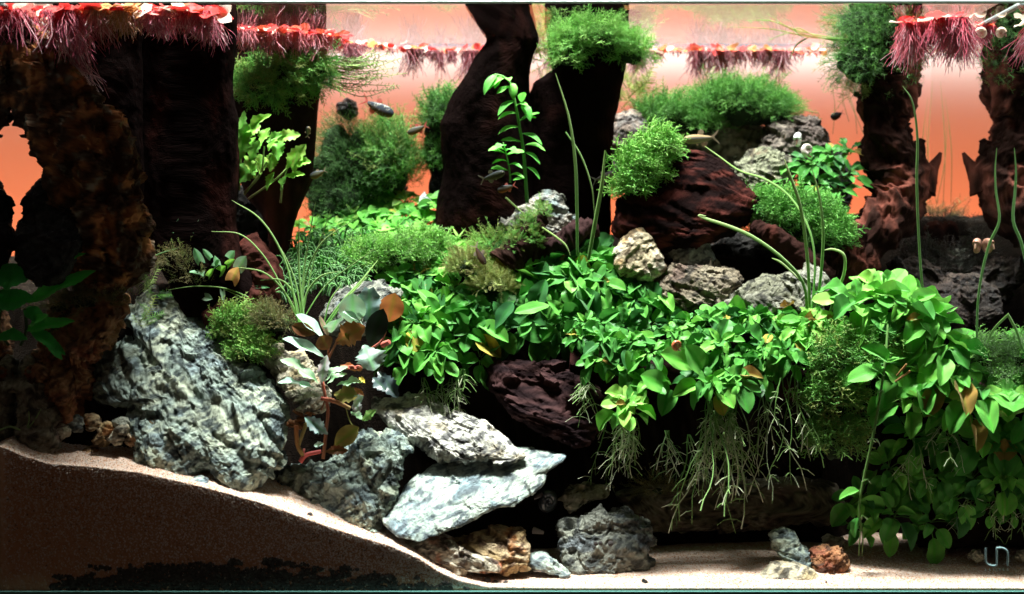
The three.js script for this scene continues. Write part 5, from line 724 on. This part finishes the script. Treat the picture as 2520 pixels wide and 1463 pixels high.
moss('wispy pale moss between the bank plants and the mossy stub', [[1200, 610, .13, 44, 38, 30], [1180, 650, .122, 40, 26, 25]], 380, 30, 'needle', [MG.bright[0], MG.olive[0]], { core: 0.2 });
moss('yellow green tuft of moss on the right shoulder of the large left stone', [[588, 815, .062, 50, 50, 18], [605, 870, .055, 44, 40, 16], [630, 860, .055, 28, 28, 14]], 1200, 24, 'coral', [MG.bright[0], MG.bright[1], MG.olive[0], [0.22, 0.42, 0.08]], { core: 0.6 });
moss('brown green moss behind the yellow green tuft', [[680, 800, .056, 46, 28, 22], [650, 780, .06, 40, 26, 22]], 500, 26, 'needle', MG.brown.concat([MG.olive[1]]), { core: 0.6 });
moss('feathery moss growing along the slanting stub', [[1330, 525, .108, 24, 24, 14], [1295, 560, .106, 26, 30, 16], [1262, 610, .104, 22, 40, 16], [1310, 590, .104, 14, 40, 10]], 520, 20, 'frond', [MG.bright[1], MG.mid[2], MG.olive[0]], { core: 0 });
moss('fern like moss hanging under the right corner leaves', [[2080, 890, .052, 76, 70, 35], [2060, 980, .052, 64, 70, 35], [2060, 1080, .055, 66, 70, 35], [2160, 860, .055, 70, 50, 30]], 2300, 30, 'coral', [...MG.mid, MG.bright[1], MG.olive[0]], { core: 0.7, sag: 0.3 });
moss('pale moss against the right pane', [[2425, 880, .05, 46, 40, 28], [2465, 940, .046, 34, 60, 25]], 750, 24, 'coral', [MG.mid[2], [0.2, 0.34, 0.14]], { core: 0.6 });
moss('olive brown tuft of moss in the middle of the leaves', [[1148, 662, .105, 36, 34, 22]], 320, 32, 'frond', [...MG.olive, MG.brown[1]], { core: 0.6 });
moss('second olive brown tuft of moss below and right of the first', [[1216, 708, .098, 44, 24, 20]], 300, 32, 'frond', [...MG.olive, MG.brown[1]], { core: 0.6 });
moss('thin brown moss on top of the red brown lava stone', [[205, 745, .048, 80, 34, 25], [150, 760, .048, 50, 30, 22]], 520, 34, 'needle', MG.brown, { core: 0.5 });
moss('brown green moss at the foot of the barky root', [[430, 650, .075, 46, 36, 25], [470, 690, .075, 40, 26, 22]], 420, 28, 'needle', [...MG.brown, MG.olive[1]], { core: 0.3 });
moss('feathery green fronds on the top of the large left stone', [[350, 735, .058, 46, 18, 10], [345, 800, .045, 36, 14, 6]], 20, 56, 'frond', [MG.bright[1], MG.olive[0], MG.mid[2]], { core: 0, up: [0.6, 0.1, 0.2] });
moss('sparse green moss at the left foot of the flat slab', [[895, 1330, .022, 40, 8, 12]], 120, 16, 'needle', [MG.mid[0], MG.olive[1]], { core: 0.4 });
moss('tuft of brownish moss on the dark ledge in the cave', [[1620, 1210, .085, 44, 24, 16]], 160, 30, 'needle', MG.brown, { core: 0.3 });
moss('ragged dark brown growth added to darken the bank in the right gloom', [[2300, 580, .205, 80, 40, 20], [2400, 590, .2, 70, 46, 20], [2290, 660, .17, 70, 50, 20], [2380, 680, .16, 70, 60, 20]], 1500, 34, 'needle', [[0.025, 0.016, 0.012], [0.05, 0.03, 0.02], [0.03, 0.035, 0.014]], { core: 0.5 });  // added near-black fronds that put shade over the lit soil bank
moss('thin brown fuzz along the top of the soil at the right', [[2310, 540, .215, 60, 14, 10], [2390, 545, .21, 50, 14, 10]], 260, 34, 'needle', MG.brown, { core: 0.3 });
moss('yellow green fan of fine leaves behind the moss topped trunk', [[1545, 240, .205, 20, 40, 14], [1345, 95, .2, 28, 46, 14], [1340, 150, .2, 28, 34, 14]], 150, 70, 'frond', [[0.34, 0.46, 0.08], [0.4, 0.5, 0.12]], { core: 0, up: [0, 0.4, 0] });

// ================================================================ floating plants
const FM = { red: leafMat(0.5, 0.025, 0.025, 0.28, 0.15), coral: leafMat(0.5, 0.08, 0.045, 0.28, 0.15), white: leafMat(0.66, 0.48, 0.47, 0.3, 0.6), orange: leafMat(0.42, 0.17, 0.06, 0.28, 0.15), pink: leafMat(0.58, 0.17, 0.18, 0.28, 0.2) };
const FL = [1, 2, 3].map(k => leafGeo({ seed: k * 17, nu: 7, curl: [0.1, -0.1, 0.2][k - 1], fold: 0.1, wave: 0.07, peak: 0.52, sharp: 0.5, rib: [0.95, 0.9, 0.9] }));
function floater(label, x, d, o = {}) {
  const { n = 10, size = 34, hair = 110, len = 70, mats = ['red', 'coral', 'red', 'pink', 'white'], group, wide = 40, deep = 0.012, c0 = [0.6, 0.02, 0.06], c1 = [0.48, 0.07, 0.15], tint = 1, lift = 0 } = o;
  const r = rng(Math.round(x * 11 + d * 9000)), X = (x - 1260) * S * K(d), at = V(X, WATER, -d), t = thing('floating_plant', label, 'floating plant', at, group);
  const w = px(wide, d);
  for (let k = 0; k < n; k++) {
    const bx = X + rr(r, -1, 1) * w, bz = -d + rr(r, -1, 1) * deep, a = r() * 6.28, l = px(size, d) * (0.6 + 0.6 * r());
    addLeaf(t, FL[k % 3], FM[mats[Math.floor(r() * mats.length)]], V(bx, WATER - 0.0012 + r() * 0.0025 + lift, bz), V(bx + Math.cos(a) * l, WATER + rr(r, -0.0045, 0.0045) + lift, bz + Math.sin(a) * l), l * rr(r, 0.7, 0.95), V(rr(r, -0.8, 0.8), 1, rr(r, -0.3, 1.1)));
  }
  const b = new Batch(), tufts = Math.max(2, Math.round(wide / 12));
  const W1 = w * 1.1; const tc = []; for (let k = 0; k < tufts; k++) tc.push([X + rr(r, -0.8, 0.8) * w, -d + rr(r, -0.8, 0.8) * deep, 0.7 + 0.5 * r()]);
  for (let k = 0; k < hair * 2.2; k++) {
    const e = r() + r() - 1, q = tc[k % tufts], bx = r() < 0.5 ? X + e * W1 : q[0] + rr(r, -1, 1) * px(9, d), L = px(len, d) * (0.3 + 0.75 * Math.pow(r(), 0.8)) * Math.max(0.25, 0.75 + 1.3 * n3(bx * 210, d * 50, 2)) * (1.15 - 0.7 * Math.abs(e)), a = r() * 6.28, s = r() * 0.6, pts = [V(bx, WATER - 0.001, -d + rr(r, -1, 1) * deep)], v = V(Math.cos(a) * s, -1, Math.sin(a) * s).normalize();
    for (let i = 0; i < 6; i++) { v.add(V(rr(r, -0.42, 0.42), -0.1, rr(r, -0.42, 0.42))).normalize(); pts.push(pts[i].clone().addScaledVector(v, L / 6)); }
    const g = rr(r, 0.6, 1.3) * tint; const pale = r() < 0.14; b.tube(pts, u => px(pale ? 1.35 : 1.0, d) * (1 - 0.5 * u), 3, c0.map(c => c * g), pale ? [0.75, 0.5, 0.55] : c1.map(c => c * g));
  }
  part('roots', b.geo(), hairMat, t);
}
floater('red floating plant hiding the cream snail in the upper left corner', 40, .03, { n: 34, deep: .022, wide: 56, len: 100, hair: 260, size: 50 });
floater('red floating plant with the longest pale trailing roots in the upper left', 160, .03, { n: 32, deep: .02, wide: 44, len: 120, hair: 460, size: 54, mats: ['red', 'red', 'pink'] });
floater('floating plant with a white leaf beside the second cream snail', 245, .03, { n: 30, deep: .02, wide: 44, len: 70, hair: 200, size: 54, mats: ['white', 'orange', 'red'], c0: [0.4, 0.12, 0.03] });
floater('floating plant with mottled orange leaves left of the black slab', 315, .032, { n: 30, deep: .02, wide: 44, len: 60, hair: 200, size: 56, mats: ['orange', 'orange', 'white'], c0: [0.35, 0.13, 0.03], c1: [0.4, 0.2, 0.08] });
floater('pink rooted floating plant in front of the black slab', 400, .034, { n: 32, deep: .022, wide: 50, len: 62, hair: 320, size: 54, mats: ['white', 'pink', 'red', 'orange', 'red', 'coral'] });
floater('bushy crimson floating plant at the edge of the black slab', 485, .036, { n: 32, deep: .022, wide: 50, len: 84, hair: 460, size: 54, mats: ['white', 'red', 'pink', 'red', 'coral'] });
{ const t = thing('trailing_roots', 'long pale tangle of roots trailing down over the barky root', 'roots', P(180, 150, .04)), b = new Batch(), r = rng(61); for (let k = 0; k < 90; k++) { const x0 = rr(r, 120, 195), p = curve([[x0, 55 + r() * 60, .036], [x0 + rr(r, -10, 30), 130 + r() * 30, .04], [x0 + rr(r, 10, 80), rr(r, 180, 260), .038 + r() * .02]], 10), g = rr(r, 0.7, 1.3); b.tube(p, u => px(1.3, .04) * (1 - 0.4 * u), 3, [0.4 * g, 0.06, 0.14], r() < 0.35 ? [0.75, 0.62, 0.66] : [0.34 * g, 0.14, 0.22]); } part('roots', b.geo(), hairMat, t); }
const CHAIN = 'red floating plants in the band left of the leaning trunk';
let nth = 0; for (const [x, d, w, l, h] of [[610, .105, 30, 62, 200], [660, .112, 34, 66, 240], [715, .118, 34, 62, 240], [770, .126, 34, 52, 220], [820, .14, 26, 40, 120]]) floater(`${ORD[nth++]} bright red floating plant from the left in the band above the mossy red wood`, x, d, { wide: w, len: l, hair: h, size: 40, n: 13, group: CHAIN, mats: ['red', 'coral', 'coral', 'white', 'red'], c0: [0.6, 0.04, 0.06], c1: [0.65, 0.2, 0.25] });
const LINE = 'small floating plants along the back waterline';
let row = 0; for (let k = 0; k < 24; k++) { const x = 868 + k * 50; if ((x > 1190 && x < 1320) || (x > 1385 && x < 1520)) continue; floater(`${ORD[row++]} small red floating plant from the left in the row along the back waterline`, x, .17 + 0.04 * smooth(850, 1100, x), { wide: 26, len: [70, 34, 24, 70, 66, 50, 78][k % 7], hair: [130, 26, 10, 130, 120, 60, 140][k % 7], size: 26, n: 8, group: LINE, mats: ['red', 'coral', 'red', 'orange', 'white'], deep: 0.008, c0: [0.36, 0.03, 0.05], c1: [0.26, 0.06, 0.1] }); }
floater('large crimson floating plant with white leaves at the right', 2330, .055, { wide: 42, len: 125, hair: 1300, size: 60, n: 10, deep: 0.014, mats: ['white', 'white', 'red', 'coral'], c0: [0.68, 0.01, 0.05], c1: [0.62, 0.09, 0.17] });
floater('smaller crimson floating plant left of the large right hand one', 2250, .075, { wide: 36, len: 100, hair: 600, size: 40, n: 12, mats: ['red', 'coral', 'red', 'white'], c0: [0.68, 0.01, 0.05], c1: [0.6, 0.11, 0.17] });
floater('red floating plant against the right pane', 2420, .09, { wide: 24, len: 70, hair: 240, size: 40, n: 9, mats: ['red', 'coral', 'pink'] });

// ================================================================ fish
function fish(label, x, y, d, len, ang, o = {}) {
  const { face = 1, back = [0.05, 0.06, 0.065], side = [0.12, 0.12, 0.1], belly = [0.4, 0.2, 0.06], fin = [0.6, 0.05, 0.02], dots = 0, stripes = 0, slim = 1, yaw = 0.2 } = o, dim = q => q.map(w => w * 0.6);
  const t = thing('small_fish', label, 'fish', P(x, y, d)), L = px(len, d), b = new Batch(), N = 40, Q = 20;
  const hgt = u => L * 0.155 * slim * Math.pow(Math.sin(Math.PI * Math.pow(Math.min(1, u * 0.94 + 0.035), 0.72)), 0.85) + L * 0.024 * smooth(0.6, 1, u);
  for (let i = 0; i <= N; i++) { const u = i / N, h = i === 0 ? L * 0.006 : hgt(u) , X = L * (0.42 - 0.8 * u);
    for (let k = 0; k < Q; k++) { const a = k / Q * Math.PI * 2, ca = Math.cos(a), sa = Math.sin(a), y2 = sa * h * (sa < 0 ? 1.12 : 0.95) - L * 0.012 * u, z2 = ca * h * 0.52; let c = dim(sa > 0 ? mix3(side, back, smooth(0.1, 0.7, sa)) : mix3(side, belly, smooth(0.1, 0.7, -sa)));
      if (dots) { const q = n3(u * 60, a * 9, 3); if (u > 0.16 && q > 0.22) c = mix3(c, [0.36, 0.36, 0.3], 0.8); } if (stripes) c = mix3(c, [0.55, 0.4, 0.18], smooth(0.2, 0.8, Math.sin(sa * 14)) * 0.8);
      b.v(X, y2, z2, c, u, k / Q); } }
  for (let i = 0; i < N; i++) for (let k = 0; k < Q; k++) { const k1 = (k + 1) % Q, p = i * Q, q = p + Q; b.i.push(p + k, p + k1, q + k, p + k1, q + k1, q + k); }
  const loc = (bb) => { const g = bb.geo(); g.userData.world = false; return g; };
  part('body', loc(b), new THREE.MeshPhysicalMaterial({ vertexColors: true, roughness: 0.4, specularIntensity: 0.1, clearcoat: 0.05, clearcoatRoughness: 0.2 }), t);
  const finMat = new THREE.MeshPhysicalMaterial({ vertexColors: true, roughness: 1, transmission: 0.35, thickness: 0, side: THREE.DoubleSide });
  const fan = (name, root, tips) => { const f = new Batch(), n = tips.length; for (let s = 0; s < 2; s++) { } const c = f.n; for (let k = 0; k < n; k++) { const a = root[Math.min(root.length - 1, Math.floor(k / n * root.length))]; for (let j = 0; j <= 3; j++) { const u = j / 3, w = 0.85 + 0.3 * ((k + j) % 2); f.v(lerp(a[0], tips[k][0], u) * L, lerp(a[1], tips[k][1], u) * L, (k % 2 ? 0.004 : -0.004) * L * u, fin.map(q => lerp(q * w, Math.min(0.8, q * 1.2 + 0.2), u * 0.7)), u, k / n); } } for (let k = 0; k < n - 1; k++) for (let j = 0; j < 3; j++) { const p = c + k * 4 + j, q = p + 4; f.i.push(p, q, p + 1, p + 1, q, q + 1); } part(name, loc(f), finMat, t); };
  fan('tail_fin', [[-0.36, 0.01]], [[-0.6, 0.19], [-0.58, 0.14], [-0.53, 0.08], [-0.47, 0.02], [-0.47, -0.03], [-0.53, -0.1], [-0.58, -0.16], [-0.59, -0.21]]);
  fan('dorsal_fin', [[0.02, 0.09], [-0.06, 0.08], [-0.12, 0.065]], [[-0.03, 0.2], [-0.1, 0.24], [-0.16, 0.22], [-0.19, 0.15]]);
  fan('anal_fin', [[-0.06, -0.11], [-0.12, -0.09], [-0.2, -0.06]], [[-0.09, -0.22], [-0.16, -0.26], [-0.22, -0.22], [-0.27, -0.13]]);
  fan('pelvic_fin', [[0.08, -0.13], [0.05, -0.13]], [[0.05, -0.19], [0.02, -0.2], [0.0, -0.17]]);
  for (const s of [-1, 1]) { const e = part('eye', new THREE.SphereGeometry(L * 0.026, 14, 10), std({ color: new THREE.Color().setRGB(0.45, 0.42, 0.25), roughness: 0.2 }), t); e.position.set(L * 0.335, L * 0.018, s * L * 0.03); part('pupil', new THREE.SphereGeometry(L * 0.016, 12, 8), std({ color: 0x050505, roughness: 0.1 }), e).position.set(0, 0, s * L * 0.016); }
  t.rotation.order = 'ZYX'; t.rotation.z = (face > 0 ? -1 : 1) * ang * Math.PI / 180; t.rotation.y = face > 0 ? -yaw : Math.PI + yaw; return t;
}
fish('dark spotted fish with orange fins swimming down right before the orange wall', 935, 266, .15, 92, 27, { dots: 1, back: [0.05, 0.06, 0.075], side: [0.09, 0.11, 0.14], belly: [0.3, 0.17, 0.06] });
fish('grey fish with yellow eye heading left beside the small moss bush', 1024, 319, .15, 56, 24, { face: -1, belly: [0.5, 0.2, 0.04], back: [0.09, 0.1, 0.08], side: [0.14, 0.14, 0.1] });
fish('tiny pale fish seen end on in front of the red tapering wood', 757, 323, .1, 28, -85, { side: [0.4, 0.36, 0.3], belly: [0.5, 0.38, 0.2], slim: 1.4, fin: [0.5, 0.3, 0.2] });
fish('dim olive fish heading left in front of the dark left bush', 780, 428, .11, 44, 25, { face: -1, side: [0.15, 0.16, 0.1], belly: [0.35, 0.22, 0.06], slim: 1.3, fin: [0.3, 0.2, 0.1] });
fish('slim olive fish swimming up right below the short stem plant', 1216, 432, .1, 66, -16, { side: [0.1, 0.11, 0.06], belly: [0.16, 0.15, 0.07], fin: [0.15, 0.12, 0.06], slim: 0.9 });
fish('orange bellied fish heading left below the short stem plant', 1244, 463, .1, 50, 18, { face: -1, belly: [0.5, 0.14, 0.05], side: [0.14, 0.12, 0.08], slim: 1.15, fin: [0.8, 0.06, 0.03] });
fish('grey fish swimming up right behind the tall straight blades', 1492, 434, .13, 66, -17, { side: [0.2, 0.17, 0.13], belly: [0.28, 0.2, 0.14], back: [0.08, 0.075, 0.07], fin: [0.15, 0.13, 0.12] });
fish('brown fish diving steeply among the bank leaves', 1183, 630, .095, 60, 62, { side: [0.12, 0.075, 0.05], belly: [0.2, 0.11, 0.07], back: [0.06, 0.045, 0.04], fin: [0.25, 0.18, 0.12], slim: 0.9 });
fish('pale striped fish heading left in front of the back moss mounds', 1718, 341, .13, 92, 6, { face: -1, stripes: 1, side: [0.36, 0.33, 0.3], belly: [0.55, 0.45, 0.38], back: [0.25, 0.2, 0.16], fin: [0.5, 0.36, 0.26], slim: 0.8 });
fish('small black and orange fish before the orange wall right of the back stone', 2059, 284, .18, 38, 24, { face: -1, back: [0.02, 0.02, 0.02], side: [0.03, 0.028, 0.025], belly: [0.1, 0.04, 0.015], slim: 1.6, fin: [0.4, 0.12, 0.08] });

// ================================================================ snails
function coil(label, x, y, d, w, turns, rot, c0, c1, o = {}) {
  const t = thing('ramshorn_snail', label, 'snail', P(x, y, d)), R = px(w / 2, d), pts = [], N = 90, b = new Batch();
  for (let k = 0; k <= N; k++) { const u = k / N, a = u * turns * Math.PI * 2, r = R * 0.66 * Math.pow(0.12 + 0.88 * u, 1.3); pts.push(V(Math.cos(a) * r, Math.sin(a) * r, (o.rise ?? 0) * R * (1 - u))); }
  b.tube(pts, u => R * 0.42 * Math.pow(0.1 + 0.9 * u, 1.25) * (1 + 0.03 * Math.sin(u * 120)), 14, c1, c0, o.flat ?? 1.1);
  const g = b.geo(); g.userData.world = false; part('shell', g, new THREE.MeshPhysicalMaterial({ vertexColors: true, roughness: 0.35, clearcoat: 0.6, clearcoatRoughness: 0.25 }), t);
  const f = new Batch(), e = pts[N], q = pts[N - 3], v = e.clone().sub(q).normalize(); f.tube([e.clone().addScaledVector(v, -R * 0.3), e.clone().addScaledVector(v, R * 0.25), e.clone().addScaledVector(v, R * 0.7).add(V(0, -R * 0.1, 0))], u => R * (0.34 - 0.24 * u), 8, o.foot ?? [0.35, 0.2, 0.18], o.foot ?? [0.4, 0.24, 0.2], 0.6); const fg = f.geo(); fg.userData.world = false; part('foot', fg, glossMat, t);
  t.rotation.set(...rot); return t;
}
coil('cream ribbed snail among the red roots in the upper left corner', 68, 16, .022, 44, 2.6, [0.4, 1.0, 0.5], [0.62, 0.58, 0.48], [0.5, 0.42, 0.34], { rise: 0.3 });
coil('second cream snail hanging under the white floating leaf', 240, 27, .024, 42, 2.6, [0.3, -0.6, 2.2], [0.5, 0.46, 0.34], [0.45, 0.28, 0.14], { rise: 0.2 });
coil('pale blue white snail turned edge on, on the dark back stone', 1964, 346, .165, 42, 2.4, [0.2, 1.25, 0.3], [0.72, 0.74, 0.76], [0.5, 0.36, 0.26]);
coil('cream snail showing its spiral beside the dark narrow leaves', 1988, 369, .16, 36, 2.5, [-0.1, 0.3, 1.4], [0.72, 0.66, 0.6], [0.35, 0.18, 0.1]);
coil('glossy orange red snail among the leaves over the cave', 1666, 850, .034, 30, 2.6, [0.2, 0.35, 0.9], [0.55, 0.14, 0.05], [0.6, 0.26, 0.14], { rise: 0.4 });
coil('orange brown snail behind the top leaves of the middle bank', 1388, 637, .115, 24, 2.6, [0.4, 0.6, 0.4], [0.4, 0.16, 0.06], [0.45, 0.22, 0.1]);
coil('large glossy black snail under the point of the flat slab', 1343, 1236, .062, 66, 2.3, [0.1, 0.5, 0.2], [0.02, 0.025, 0.032], [0.03, 0.035, 0.045], { rise: 0.5, foot: [0.05, 0.04, 0.04] });
coil('pink snail stuck to the far side pane at the right', 2405, 608, .09, 44, 2.3, [0.2, 1.1, 0.6], [0.5, 0.24, 0.17], [0.4, 0.15, 0.08], { foot: [0.5, 0.28, 0.2] });
coil('pale peach snail under the floating plants at the right pane', 2416, 82, .07, 32, 2.4, [0.1, -0.3, 0.4], [0.75, 0.55, 0.42], [0.6, 0.3, 0.2]);
{ const b = new Batch(); b.tube([P(1312, 1306, .06), P(1338, 1312, .058)], u => px(9 - 5 * u, .06), 6, [0.5, 0.42, 0.38]); solo('shell_fragment', b.geo(), plainMat, 'pale shell fragment in the shadow under the flat slab', 'shell'); }

renderer.render(scene, camera);
